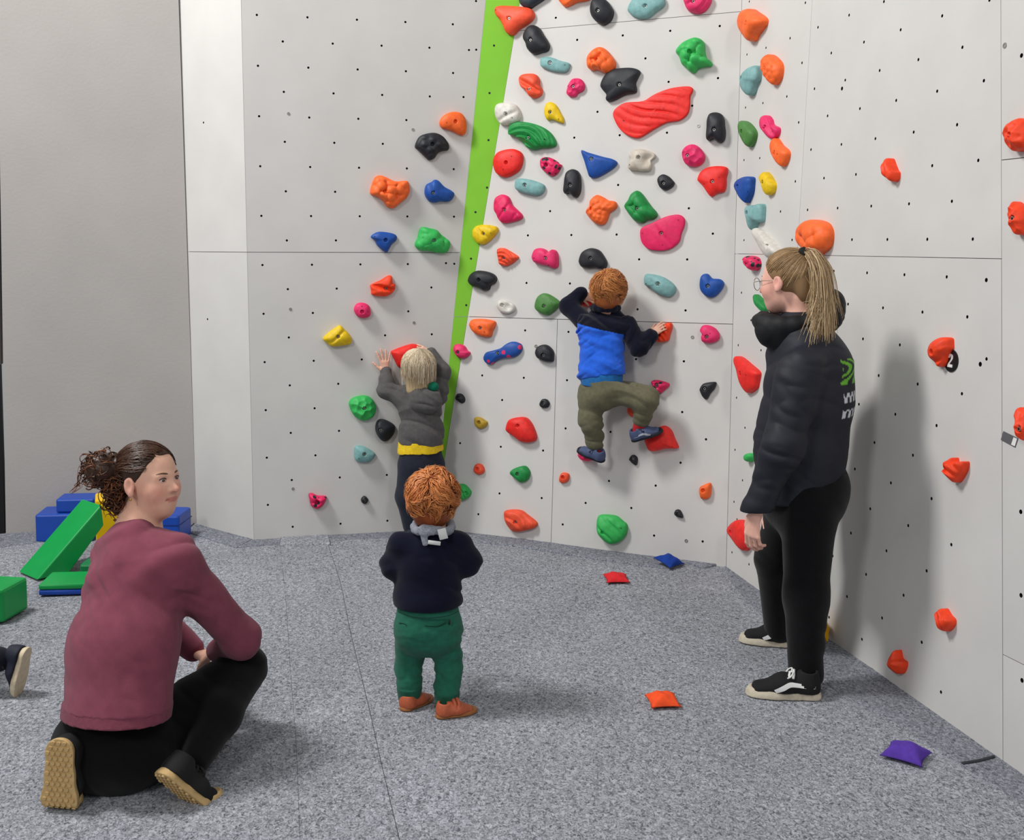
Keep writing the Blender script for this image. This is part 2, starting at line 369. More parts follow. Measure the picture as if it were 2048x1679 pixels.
def hz(x, y):
    'gentle unevenness of the mat'
    return .004 * math.sin(2.1 * x + .7 * y) * math.sin(1.7 * y + .4) + .0045 * math.exp(-((y - 3.95 - .18 * math.sin(1.6 * x)) / .05) ** 2) * (1 if .0 < x < 1.2 else max(0, 1 - 3 * abs(x - (0 if x < 0 else 1.2)))) + .002 * math.sin(5.3 * x - 3 * y) - .004
nx, ny = 150, 170
X0, X1, Y0, Y1 = -4.2, 2.6, -.6, 6.6
V = [(X0 + (X1 - X0) * i / nx, Y0 + (Y1 - Y0) * j / ny) for j in range(ny + 1) for i in range(nx + 1)]
V = [(x, y, hz(x, y)) for x, y in V]
Fs = [[j * (nx + 1) + i, j * (nx + 1) + i + 1, (j + 1) * (nx + 1) + i + 1, (j + 1) * (nx + 1) + i] for j in range(ny) for i in range(nx)]
fl = tag(obj('floor', V, Fs, M_CARPET), 'speckled grey carpet matting covering the floor', kind='structure')
# carpet strips laid along the foot of the walls, slightly proud and wavy
def strip(outer, inner, name='carpet_strip', h=.006, m=None, parent=None, lift=0.):
    O = catmull([floor_at(*p)[:2] for p in outer], 60, False); I = catmull([floor_at(*p)[:2] for p in inner], 60, False)
    n = 48
    rs = lambda P: np.array([P[int(round(t))] for t in np.linspace(0, len(P) - 1, n)])
    O, I = rs(O), rs(I); V, Fs = [], []
    for k in range(n):
        for t in (0, .5, .93, 1.):
            p = O[k] * (1 - t) + I[k] * t; z = hz(*p)
            V.append((p[0], p[1], z + h + lift * (1 - t) ** 2 if t < 1 else z + h * .55))
        V.append((I[k][0], I[k][1], hz(*I[k]) - .004))
    for k in range(n - 1):
        for a in range(4): Fs.append([k * 5 + a, k * 5 + a + 1, (k + 1) * 5 + a + 1, (k + 1) * 5 + a])
    return world_obj(name, V, Fs, m or M_CARPET2, parent)
strip([(868, 1060), (960, 1066), (1204, 1099), (1314, 1112), (1400, 1118), (1458, 1121)], [(868, 1078), (960, 1085), (1060, 1098), (1204, 1119), (1330, 1136), (1375, 1128), (1408, 1136), (1452, 1124)], parent=fl, h=.010)
strip([(508, 1073), (640, 1062), (760, 1058), (872, 1058)], [(470, 1094), (560, 1087), (655, 1080), (760, 1074), (880, 1074)], parent=fl)
strip([(385, 1040), (440, 1054), (512, 1074)], [(368, 1060), (420, 1077), (473, 1094)], parent=fl, h=.008)
strip([(-60, 1066), (100, 1062), (250, 1052), (392, 1042)], [(-60, 1102), (40, 1090), (130, 1078), (250, 1066), (372, 1060)], parent=fl)
strip([(1456, 1120), (1540, 1186), (1711, 1308), (1840, 1401), (1997, 1508), (2200, 1650)], [(1448, 1131), (1470, 1172), (1530, 1235), (1660, 1370), (1760, 1425), (1850, 1480), (1950, 1545), (2200, 1700)], parent=fl, h=.003)
strip([(563, 1070), (600, 1067), (655, 1068)], [(560, 1090), (605, 1088), (660, 1088)], 'carpet_patch', .011, M_CARPET, fl)
# sewn seams between the carpet lengths
def seam(pts, r=.0022, name='carpet_seam', z=0.001):
    P = catmull([floor_at(*p) for p in pts], 30, False); P = np.array([(p[0], p[1], hz(p[0], p[1]) + z) for p in P])
    Vv, Ff = tubes([P], [r], 6); return world_obj(name, Vv, Ff, M_SEAM, fl)
seam([(656, 1086), (680, 1160), (700, 1260), (735, 1400), (762, 1520), (800, 1679)], .0013, z=-.0005)
seam([(560, 1088), (572, 1200), (580, 1330), (592, 1480), (600, 1679)], .0009, z=-.0006)
seam([(1925, 1526), (1960, 1520), (1988, 1512)], .006, 'carpet_fold', .004)
seam([(1428, 1128), (1446, 1122), (1455, 1130)], .006, 'carpet_fold', .006)
seam([(372, 1061), (385, 1050), (390, 1045)], .004, 'carpet_fold', .008)

# ================================================================== climbing holds
HC_ = {'orange': (247, 106, 44), 'coral': (238, 84, 52), 'red': (233, 42, 36), 'neon': (240, 66, 26), 'pink': (224, 44, 104), 'magenta': (222, 30, 92), 'green': (28, 138, 66), 'lgreen': (52, 178, 86),
       'moss': (74, 128, 62), 'teal': (124, 170, 170), 'blue': (24, 76, 158), 'yellow': (226, 190, 18), 'gold': (178, 146, 44), 'black': (34, 36, 42), 'white': (212, 208, 200), 'cream': (196, 188, 174), 'slate': (48, 56, 66)}
def hold_mat(c): return mat('hold_' + c, HC_[c], .52, .16, 45., .25, 260., .35)
def hold_two(name, c1, c2, sc, th):
    m = mat(name, HC_[c1], .5, .12, 45., .25, 260.); nt = m.node_tree; N = nt.nodes
    if 'spots' in N: return m
    v = N.new('ShaderNodeTexVoronoi'); v.name = 'spots'; v.inputs['Scale'].default_value = sc
    tc = [n for n in N if n.type == 'TEX_COORD'][0]; nt.links.new(tc.outputs['Object'], v.inputs['Vector'])
    lt = N.new('ShaderNodeMath'); lt.operation = 'LESS_THAN'; lt.inputs[1].default_value = th; nt.links.new(v.outputs['Distance'], lt.inputs[0])
    mx = N.new('ShaderNodeMix'); mx.data_type = 'RGBA'; nt.links.new(lt.outputs[0], mx.inputs[0]); mx.inputs[6].default_value = lin(HC_[c1]); mx.inputs[7].default_value = lin(HC_[c2])
    old = [n for n in N if n.type == 'MIX' and n.blend_type == 'MULTIPLY'][0]; nt.links.new(mx.outputs[2], old.inputs[6])
    return m
ZO = {'A': (880, 0, 5.0875), 'B': (1200, 0, 5.0875), 'c': (720, 200, 5.0875), 'D': (1040, 250, 5.0875), 'E': (1340, 200, 5.0875), 'F': (880, 440, 5.0875), 'G': (600, 520, 5.0875), 'H': (880, 700, 5.0875),
      'I': (700, 660, 3.996), 'J': (1090, 520, 3.997), 'K': (1040, 580, 2.998), 'l': (960, 900, 4.096), 'M': (1440, 0, 3.3586), 'N': (1740, 600, 4.662), 'O': (1740, 200, 4.662), 'Q': (1700, 900, 3.359),
      'S': (1640, 960, 2.799), 'T': (340, 480, 2.7083), 'U': (1420, 860, 2.997), 'V': (1440, 480, 4.419), 'p': (0, 0, 1.)}
GRP = {'L': 'holds on the left climbing wall', 'C': 'holds on the wall right of the green stripe', 'R': 'holds on the right climbing wall'}
_bolt_me = None
def bolt_mesh():
    global _bolt_me
    if _bolt_me: return _bolt_me
    K = 18; V, Fs = [], []
    prof = [(1, -.6), (1, .0), (.9, .22), (.52, .22)]
    for r, z in prof: V += [(r * math.cos(2 * math.pi * k / K), r * math.sin(2 * math.pi * k / K), z) for k in range(K)]
    for a in range(3): Fs += [[a * K + k, a * K + (k + 1) % K, (a + 1) * K + (k + 1) % K, (a + 1) * K + k] for k in range(K)]
    b = len(V); V += [(.5 * math.cos(2 * math.pi * k / K), .5 * math.sin(2 * math.pi * k / K), -.4) for k in range(K)]
    Fs += [[3 * K + k, 3 * K + (k + 1) % K, b + (k + 1) % K, b + k] for k in range(K)] + [[b + k for k in range(K)]]
    o = obj('bolt', V, Fs, None, smooth=False, mats=[M_STEEL, M_HOLE], fmat=[0] * (3 * K) + [1] * (K + 1)); _bolt_me = o.data; bpy.data.objects.remove(o); return _bolt_me
HOLDS = []
def hold(pk, z, pts, bolt, color, label, H=None, style='plain', par=(), dots=(), nobolt=False, flat=.35, seed=None):
    pl = PLANES[pk]; ox, oy, s = ZO[z]; cv = lambda p: (ox + p[0] / s, oy + p[1] / s)
    P0 = np.array([pl.px(*cv(p)) for p in pts]); wd = np.ptp(P0[:, 0]); ht = np.ptp(P0[:, 1]); size = math.sqrt(wd * ht)
    if H is None: H = min(.075, max(.022, .36 * min(wd, ht)))
    P = np.array([pl.px(*cv(p), off=.42 * H) for p in pts])
    if pk == 'R':
        cu = P[:, 0].mean(); w = np.ptp(P[:, 0]); k = max(.6, 1 - .25 * H * 3.5 / w); P[:, 0] = cu + (P[:, 0] - cu) * k
    cen = P.mean(0); has = bolt is not None
    c = pl.px(*cv(bolt), off=.8 * H) if has else cen.copy()
    if has and not in_poly(c, P): c = pl.px(*cv(bolt), off=.4 * H)
    if has and (not in_poly(c, P) or edge_dist(c, P) < .006): c = cen.copy()
    out = catmull(P, 66); n = len(out); rng = random.Random(seed if seed is not None else len(HOLDS) * 7 + 3)
    rb = min(.0095, .17 * size) if has else 0
    rmin = min(np.linalg.norm(out - c, axis=1))
    ss = [1., .996, .985, .965, .94, .91, .87, .83, .78, .73, .68, .63, .58, .53, .48, .43, .38, .33, .28, .23, .19]
    if has: ss += [x * rb / rmin for x in (1.5, 1.22, 1.05, .96, .85, .5) if x * rb / rmin < .19]
    else: ss += [.14, .09, .05]
    rel = out - c
    U = np.array([rel * q for q in ss]); S = np.repeat(np.array(ss)[:, None], n, 1)
    h = H * (flat + (1 - flat) * np.sqrt(np.clip(1 - S ** 2.3, 0, 1)))
    h[0] = H * flat * .8
    u, v = U[..., 0], U[..., 1]; fade = 1 - S ** 5
    L = size
    dh = .05 * H * (np.sin(u / L * 7 + rng.random() * 6) * np.sin(v / L * 6 + rng.random() * 6))
    if style == 'ridge':
        ang, lam, amp = par; a = math.radians(ang); t = u * math.cos(a) + v * math.sin(a); w = -u * math.sin(a) + v * math.cos(a)
        ph = (t + .9 * w * w / L) / (lam * L); fr = ph - np.floor(ph); dh = dh + amp * H * (np.minimum(fr / .75, (1 - fr) / .25) - .6)
    elif style == 'groove':
        ang, lam, amp = par; a = math.radians(ang); t = u * math.cos(a) + v * math.sin(a); w = -u * math.sin(a) + v * math.cos(a)
        ph = (t + .06 * L * np.sin(w / L * 5.)) / (lam * L); fr = abs(ph - np.round(ph)); dh = dh - amp * H * np.exp(-(fr / .12) ** 2)
    elif style in ('knob', 'facet', 'scale'):
        N, amp, R = par; seeds = []
        for _ in range(600):
            q = np.array([rng.uniform(rel[:, 0].min(), rel[:, 0].max()), rng.uniform(rel[:, 1].min(), rel[:, 1].max())])
            if in_poly(q, rel * .97) and np.linalg.norm(q) > rb * 2.2 and all(np.linalg.norm(q - o) > R * L for o in seeds): seeds.append(q)
            if len(seeds) >= N: break
        D = np.array([np.hypot(u - q[0], v - q[1]) for q in seeds]); d1 = D.min(0) / (R * L)
        if style == 'knob': dh = dh + 1.25 * amp * H * (np.sqrt(np.clip(1 - (d1 / .8) ** 2, 0, 1)) - .4)
        elif style == 'facet': dh = dh + amp * H * (np.clip(d1, 0, 1) ** 2 - .35)
        else: dh = dh + amp * H * (np.clip(1 - d1 * 1.4, -.2, 1))
    elif style == 'cleft':
        ang, off, amp = par; a = math.radians(ang); t = u * math.cos(a) + v * math.sin(a) - off * L; dh = dh - amp * H * np.exp(-(t / (.09 * L)) ** 2)
    elif style == 'cup':
        uu, vv, amp = par; d = np.hypot(u - uu * L, v - vv * L); dh = dh - amp * H * np.exp(-(d / (.26 * L)) ** 2)
    h = h + dh * np.clip(fade, 0, 1)
    if has:
        d = np.hypot(u, v); h = h - min(.6 * H, .016) * np.clip((1.18 * rb - d) / (.25 * rb), 0, 1)
    V = [(p[0], p[1], -.001) for p in rel]
    for k in range(len(ss)): V += [(u[k, i], v[k, i], h[k, i]) for i in range(n)]
    V.append((0, 0, float(h[-1].mean()))); R = len(ss) + 1
    Fs = [[k * n + i, k * n + (i + 1) % n, (k + 1) * n + (i + 1) % n, (k + 1) * n + i] for k in range(R - 1) for i in range(n)] + [[(R - 1) * n + i, (R - 1) * n + (i + 1) % n, len(V) - 1] for i in range(n)]
    m = color if not isinstance(color, str) else hold_mat(color)
    o = obj('climbing_hold', V, Fs, m, None, pl.mat(c[0], c[1])); tag(o, label, 'climbing hold', GRP[pk]); HOLDS.append(o)
    if has and not nobolt:
        b = bpy.data.objects.new('bolt', bolt_mesh()); COL.objects.link(b); b.parent = o
        zb = float(h[-1].mean()); b.matrix_basis = Matrix.Translation((0, 0, zb + .003)) @ Matrix.Diagonal((rb * .82, rb * .82, rb * .82, 1))
    for q in dots:
        p = pl.px(*cv(q), off=.7 * H) - c; k = np.argmin(np.hypot(u - p[0], v - p[1]).ravel()); zz = float(h.ravel()[k]); r = .0034; K = 10
        Vd = [(r * math.cos(2 * math.pi * i / K), r * math.sin(2 * math.pi * i / K), z_) for z_ in (-.006, .0006) for i in range(K)] + [(.7 * r * math.cos(2 * math.pi * i / K), .7 * r * math.sin(2 * math.pi * i / K), z_) for z_ in (.0006, -.003) for i in range(K)]
        obj('set_screw', Vd, [[a * K + i, a * K + (i + 1) % K, (a + 1) * K + (i + 1) % K, (a + 1) * K + i] for a in range(3) for i in range(K)] + [[3 * K + i for i in range(K)]], M_HOLE, o, pl.mat(p[0] + c[0], p[1] + c[1], zz), smooth=False)
    return o
M_PKBK = hold_two('hold_pink_black', 'magenta', 'black', 34., .36)
M_BLPK = hold_two('hold_blue_pink', 'blue', 'pink', 17., .24)
h = hold
# ---- centre wall
h('C','A',[(550,90),(590,60),(700,58),(830,68),(920,88),(950,140),(935,190),(880,240),(800,290),(750,340),(705,352),(665,320),(640,260),(610,205),(565,150)],(706,188),'coral','big smooth orange hold overlapping the top of the green stripe',.06,dots=[(572,105)])
h('C','A',[(815,-60),(815,40),(900,82),(960,50),(1050,-10),(1100,-60),(960,-110)],None,'slate','dark slate hold cut by the top edge beside the green stripe',.05)
h('C','A',[(1205,-40),(1235,40),(1275,65),(1330,45),(1390,15),(1500,-5),(1560,-60),(1380,-110)],None,'orange','orange hold cut by the top edge left of a black hold',.05)
h('C','A',[(1540,20),(1560,-10),(1620,-25),(1690,0),(1740,70),(1757,120),(1730,200),(1660,248),(1590,220),(1540,160),(1525,90)],(1610,108),'black','round black hold at the top edge left of a teal one',.06,dots=[(1598,178)])
h('C','A',[(850,340),(890,275),(940,254),(1000,275),(1040,340),(1080,400),(1103,460),(1085,510),(1020,530),(945,547),(890,500),(870,440),(845,390)],(925,410),'black','slanted black hold just below the big orange one',.06)
h('C','A',[(1020,610),(1040,582),(1130,582),(1220,615),(1310,640),(1318,675),(1285,730),(1220,735),(1130,720),(1040,685),(1018,650)],(1120,640),'teal','slim pale teal hold below the slanted black one',.035,dots=[(1270,662)])
h('C','A',[(1495,600),(1530,530),(1600,480),(1670,490),(1730,550),(1775,620),(1770,690),(1720,740),(1660,735),(1600,705),(1540,710),(1500,680)],(1590,605),'orange','bubbly orange hold just above the big black one',.06,'knob',(9,.3,.26),nobolt=True)
h('C','A',[(800,800),(830,760),(900,747),(970,755),(1000,800),(1005,860),(1030,905),(1020,960),(960,993),(910,980),(870,920),(820,880)],(908,905),'coral','orange-red hooked hold beside the upper green stripe',.055,'cleft',(60,.12,.35))
h('C','A',[(1300,870),(1340,810),(1390,795),(1440,810),(1467,870),(1450,920),(1400,945),(1375,978),(1320,980),(1287,950),(1295,900)],(1355,880),'pink','small pink faceted hold left of the big black hold',.04,'facet',(12,.3,.24),dots=[(1308,875)])
h('C','A',[(1630,860),(1670,770),(1740,710),(1850,690),(1960,690),(2030,720),(2010,780),(1985,840),(1995,900),(1980,940),(1880,960),(1780,1010),(1710,1030),(1685,1005),(1690,960),(1650,910)],(1828,863),'black','big black spread hold directly above the long red plate',.05,dots=[(1735,877),(1915,812)])
h('C','B',[(135,1150),(180,1090),(270,1045),(440,1030),(560,960),(720,900),(870,880),(935,890),(940,930),(915,980),(910,1090),(880,1170),(800,1225),(680,1245),(560,1305),(440,1380),(370,1403),(280,1375),(200,1310),(150,1220)],None,'red','long wavy red plate with carved lines, largest hold on the wall',.03,'groove',(68,.13,.28),dots=[(238,1225),(440,1187),(650,1107),(815,1010)],flat=.6)
h('C','A',[(555,1120),(580,1060),(660,1043),(760,1060),(805,1130),(805,1200),(780,1240),(700,1267),(620,1262),(570,1200)],(670,1158),'white','round off-white hold on the right edge of the green stripe',.055,'cleft',(115,-.1,.2),dots=[(738,1198)])
h('C','A',[(1060,1120),(1080,1055),(1130,1037),(1180,1070),(1220,1140),(1250,1200),(1250,1250),(1190,1235),(1140,1215),(1090,1220),(1065,1170)],(1122,1143),'yellow','small yellow teardrop hold above the striped green hold',.035,dots=[(1210,1212)])
h('C','A',[(690,1350),(705,1280),(780,1240),(900,1245),(1030,1285),(1120,1350),(1168,1430),(1165,1480),(1100,1500),(1020,1505),(955,1520),(890,1505),(840,1450),(770,1395),(705,1370)],(900,1400),'green','green shell-like hold with deep parallel ridges',.06,'ridge',(62,.17,.34),dots=[(1068,1418)])
h('C','c',[(1352,620),(1390,540),(1470,505),(1570,498),(1640,540),(1648,620),(1620,700),(1560,750),(1480,782),(1420,770),(1370,720)],(1490,637),'red','smooth round red hold touching the green stripe',.05,nobolt=True,dots=[(1548,575),(1463,707)])
h('C','D',[(205,360),(240,328),(310,332),(370,365),(400,395),(418,405),(400,450),(370,495),(320,518),(270,490),(215,435)],(268,408),M_PKBK,'pink and black spotted hold left of the blue triangle',.04,'knob',(6,.25,.34),nobolt=True)
h('C','D',[(622,258),(700,280),(840,320),(940,345),(982,380),(950,430),(860,490),(770,533),(710,528),(685,470),(655,370)],(728,347),'blue','flat blue triangular hold',.045)
h('C','D',[(1110,300),(1150,255),(1220,243),(1300,258),(1365,290),(1368,325),(1330,360),(1335,400),(1320,455),(1270,468),(1180,460),(1110,450),(1098,410),(1115,360)],(1205,330),'cream','cream tooth-shaped hold right of the blue triangle',.05,'cup',(.42,-.05,.6),dots=[(1120,405)])
h('C','D',[(1650,270),(1690,215),(1750,195),(1810,215),(1870,290),(1870,350),(1830,400),(1760,420),(1690,400),(1655,340)],(1708,315),'pink','round pink hold covered in scooped dimples',.055,'facet',(14,.35,.27),dots=[(1660,278)])
h('C','E',[(375,200),(400,140),(460,123),(520,140),(545,190),(550,250),(558,330),(545,400),(510,430),(470,415),(440,390),(390,410),(365,380),(370,280)],(450,303),'black','black foot-shaped hold near the corner, right of the red plate',.06)
h('C','B',[(770,520),(830,440),(910,395),(970,380),(1030,400),(1055,440),(1060,520),(1080,585),(1128,625),(1120,665),(1060,670),(990,690),(960,728),(920,730),(880,695),(830,650),(805,580)],(918,530),'lgreen','green knobbly hold near the top above the red plate',.07,'knob',(15,.28,.22),nobolt=True)
h('C','B',[(850,-30),(860,40),(890,100),(940,125),(1000,130),(1060,105),(1110,40),(1125,-30),(1050,-90),(930,-90)],(950,12),'pink','pink hold cut by the top edge near the corner',.06,'ridge',(-60,.4,.15))
h('C','B',[(280,90),(310,20),(380,-40),(600,-50),(655,0),(640,60),(560,120),(500,170),(420,185),(340,165),(295,130)],(460,62),'teal','pale teal hold cut by the top edge',.05)
h('C','D',[(455,530),(475,475),(530,447),(580,465),(605,520),(612,620),(600,690),(565,735),(525,715),(500,690),(460,700),(440,670),(445,600)],(513,615),'black','black foot-shaped hold left of and below the blue triangle',.055)
h('C','c',[(1575,850),(1590,805),(1660,797),(1760,815),(1850,850),(1875,885),(1855,940),(1800,970),(1720,960),(1630,935),(1580,900)],(1680,865),'teal','pale teal lozenge below the smooth round red hold',.045)
h('C','c',[(1360,1110),(1368,1010),(1410,970),(1460,960),(1510,990),(1540,1060),(1600,1120),(1642,1165),(1635,1205),(1570,1230),(1460,1250),(1410,1215),(1385,1160)],(1470,1120),'magenta','bright pink hold with a curved groove above the orange ridged one',.05,'groove',(-50,.42,.12),dots=[(1590,1170)])
h('C','D',[(1397,550),(1420,515),(1460,500),(1510,520),(1555,565),(1568,590),(1545,630),(1480,662),(1430,640),(1405,600)],(1460,590),'black','small black hold below the cream one',.035,dots=[(1412,578)])
h('C','E',[(278,800),(310,730),(380,685),(480,670),(570,680),(585,720),(570,790),(568,870),(545,930),(480,945),(420,980),(380,945),(330,870),(290,830)],(433,830),'red','red shield-shaped hold near the corner below the dimpled pink one',.045,dots=[(503,787),(352,850)])
h('C','D',[(670,880),(705,830),(720,760),(780,710),(840,730),(900,765),(960,775),(980,820),(950,860),(905,890),(885,950),(850,1005),(790,1008),(730,970),(685,915)],(733,850),'orange','orange hold with a scaly patch left of the green knobbly one',.055,'scale',(22,.14,.13),nobolt=True)
h('C','D',[(1060,820),(1100,760),(1130,700),(1190,665),(1240,700),(1290,770),(1335,830),(1380,880),(1388,920),(1350,955),(1290,965),(1240,995),(1170,975),(1130,935),(1090,880)],(1190,848),'green','green lumpy hold just above the big pink plate',.055,'knob',(11,.24,.27),dots=[(1325,928)])
h('C','D',[(1225,1090),(1250,1040),(1350,995),(1440,950),(1530,920),(1620,912),(1670,950),(1670,1020),(1640,1100),(1620,1180),(1560,1240),(1480,1272),(1380,1275),(1300,1255),(1240,1190)],(1435,1102),'magenta','big bright pink plate above the climbing child',.03,'groove',(30,.5,.1),dots=[(1248,1100),(1612,965),(1452,1220)],flat=.6)
h('C','c',[(1142,1340),(1170,1290),(1230,1268),(1330,1272),(1390,1295),(1388,1340),(1340,1400),(1290,1445),(1240,1468),(1190,1450),(1150,1400)],(1253,1360),'yellow','yellow hold sitting on the green stripe',.05,'groove',(40,.5,.12),dots=[(1335,1352)])
h('C','F',[(580,300),(640,282),(700,310),(790,370),(770,405),(720,445),(660,468),(605,450),(590,390)],(645,388),'coral','small orange hold with slanted ridges right of the green stripe',.04,'ridge',(70,.2,.35))
h('C','F',[(933,360),(960,300),(1020,283),(1070,300),(1100,330),(1140,298),(1180,320),(1195,400),(1190,470),(1150,490),(1090,465),(1030,455),(960,430),(937,400)],(1075,388),'pink','pink heart-shaped hold left of the bean-shaped black one',.055,dots=[(1105,460),(962,387)])
h('C','F',[(1412,400),(1440,330),(1500,292),(1560,285),(1620,310),(1665,370),(1692,430),(1680,480),(1640,500),(1570,485),(1500,490),(1440,475),(1415,440)],(1535,392),'black','black bean-shaped hold directly above the climbing child\'s head',.05,dots=[(1462,437)])
h('C','F',[(283,610),(310,550),(370,515),(450,517),(530,545),(565,590),(545,640),(505,660),(490,700),(450,718),(400,695),(340,675),(300,650)],(400,610),'black','black hold sitting on the right edge of the green stripe',.06,nobolt=True)
h('C','F',[(575,870),(590,825),(630,810),(700,830),(755,870),(750,920),(700,950),(640,945),(600,920)],(632,865),'white','small white hold with two pockets',.04,'cup',(.36,-.08,.5),nobolt=True,dots=[(695,893)])
h('C','F',[(963,860),(985,790),(1030,750),(1080,745),(1150,780),(1215,835),(1200,880),(1150,930),(1090,965),(1020,945),(970,905)],(1060,873),'moss','dull green rounded hold left of the climbing child\'s elbow',.045,dots=[(1140,845)])
h('C','F',[(298,1050),(330,1010),(420,1003),(510,1015),(555,1035),(550,1080),(525,1130),(510,1180),(460,1190),(390,1170),(330,1130),(302,1085)],(410,1098),'orange','smooth orange hold beside the green stripe above a pink one',.05,dots=[(458,1135)])
h('C','F',[(137,1310),(150,1270),(190,1260),(240,1280),(270,1325),(298,1350),(270,1390),(220,1407),(180,1390),(150,1350)],(185,1345),'pink','small dusky pink hold on the green stripe by the blond child',.045)
h('C','F',[(442,1390),(470,1345),(540,1325),(620,1300),(690,1250),(750,1235),(815,1260),(828,1310),(800,1360),(740,1395),(640,1405),(570,1430),(520,1468),(470,1455),(445,1425)],(590,1352),M_BLPK,'blue bone-shaped hold with pink spots',.045)
h('C','F',[(967,1340),(990,1290),(1050,1265),(1100,1280),(1145,1330),(1150,1390),(1140,1437),(1080,1440),(1020,1420),(980,1390)],(1050,1375),'black','black hold right of the pink-spotted blue bone',.045,dots=[(1103,1408)])
h('C','J',[(790,170),(800,115),(850,110),(930,130),(1000,170),(1040,215),(1035,255),(1000,290),(940,285),(880,255),(840,220),(800,200)],(905,190),'teal','pale teal hold right of the climbing child\'s head',.05,dots=[(810,188)])
h('C','p',[(1399,572),(1402,552),(1414,547),(1424,556),(1440,558),(1447,567),(1440,582),(1428,593),(1416,594),(1404,585)],(1416,572),'blue','small blue hold near the corner by the standing woman\'s face',.045)
h('C','K',[(1078,240),(1095,212),(1130,210),(1170,230),(1193,265),(1185,300),(1140,318),(1095,310),(1085,285),(1090,262)],(1120,280),'pink','pink hold on the wall left of the standing woman\'s collar',.045,dots=[(1142,260)])
h('C','J',[(885,600),(905,530),(950,505),(1000,500),(1012,530),(995,590),(980,640),(930,655),(890,650),(880,620)],(905,598),'neon','orange ridged hold gripped by the climbing child\'s right hand',.055,'ridge',(60,.25,.3),nobolt=True)
h('C','J',[(850,970),(880,957),(930,965),(985,985),(985,1010),(950,1040),(915,1067),(880,1055),(860,1010)],(895,998),M_PKBK,'pink hold with dark spots beside the climbing child\'s raised knee',.04,'knob',(5,.25,.34))
h('C','K',[(1078,590),(1100,560),(1150,550),(1175,555),(1165,590),(1140,620),(1118,655),(1095,640),(1080,610)],(1107,590),'black','small black fin-shaped hold near the corner, right of the climbing child',.035)
h('C','J',[(657,1190),(675,1140),(710,1118),(760,1140),(770,1200),(740,1245),(690,1250),(662,1225)],None,'coral','orange hold half hidden behind the climbing child\'s shin',.04)
h('C','J',[(795,1435),(830,1390),(900,1340),(950,1325),(1000,1360),(1030,1430),(1055,1485),(1050,1505),(960,1508),(880,1527),(830,1520),(805,1470)],None,'red','red wedge hold under the climbing child\'s right shoe',.075,dots=[(1018,1490)])
h('C','J',[(262,1552),(300,1530),(370,1550),(385,1590),(340,1607),(290,1595)],None,'magenta','small pink hold under the climbing child\'s left shoe',.06)
h('C','J',[(672,1590),(690,1560),(715,1558),(738,1585),(730,1637),(700,1625),(680,1605)],(700,1588),'black','tiny black teardrop hold below the climbing child',.025)
h('C','H',[(668,790),(700,710),(790,682),(870,690),(930,760),(970,870),(960,920),(900,940),(820,930),(750,880),(680,830)],(797,770),'red','smooth red egg-shaped hold low on the wall left of the climbing child',.06,nobolt=True)
h('C','H',[(1013,540),(1040,498),(1085,502),(1112,540),(1095,580),(1050,588),(1018,570)],(1050,538),'black','tiny black hold above the red egg-shaped one',.025)
h('C','H',[(155,490),(175,445),(215,445),(245,480),(248,520),(220,540),(185,520)],(192,485),'black','tiny black hold beside the low end of the green stripe',.025)
h('C','H',[(348,720),(355,685),(400,682),(450,710),(478,735),(460,780),(405,800),(360,770)],(397,735),'gold','small dull gold hold left of the red egg-shaped one',.03,nobolt=True)
h('C','H',[(343,1200),(370,1157),(420,1165),(448,1215),(430,1255),(385,1265),(348,1240)],(382,1208),'coral','tiny orange hold left of the small green cone-like one',.03,nobolt=True)
h('C','H',[(710,1250),(750,1205),(850,1177),(900,1220),(908,1270),(880,1325),(820,1345),(760,1300)],(790,1260),'green','small smooth green pointed hold low on the wall',.045,dots=[(740,1250)])
h('C','H',[(1213,1300),(1240,1248),(1300,1255),(1313,1290),(1295,1335),(1250,1352),(1218,1340)],(1250,1292),'coral','tiny orange hold right of the small green pointed one',.028,nobolt=True)
h('C','l',[(1590,515),(1605,488),(1635,490),(1655,520),(1660,553),(1625,548),(1600,535)],(1623,520),'black','tiny black teardrop hold near the floor by the corner',.025)
h('C','l',[(1798,310),(1830,285),(1885,270),(1892,330),(1875,390),(1820,400),(1800,370)],(1828,330),'orange','small orange hold low beside the corner',.035,nobolt=True)
h('C','l',[(955,610),(965,550),(990,530),(1100,538),(1160,580),(1198,620),(1190,690),(1140,750),(1070,768),(1010,735),(965,680)],(1008,672),'lgreen','big green fish-head hold just above the floor',.06,'groove',(40,.4,.16),nobolt=True,dots=[(1155,637)])
h('C','l',[(195,520),(215,492),(320,492),(380,530),(458,595),(445,635),(380,655),(290,668),(240,640),(205,580)],(290,588),'coral','orange-red ridged hold just above the floor behind the toddler',.055,'ridge',(55,.36,.25))
h('C','I',[(850,1235),(900,1232),(940,1265),(958,1300),(935,1340),(880,1360),(840,1320),(835,1260)],(928,1302),'lgreen','green ridged hold partly hidden by the toddler\'s red hair',.055,'ridge',(20,.2,.2),nobolt=True)
h('C','J',[(283,330),(290,300),(330,290),(380,310),(415,335),(400,365),(340,370),(285,365)],None,'red','coral red hold gripped by the climbing child\'s left hand',.045)
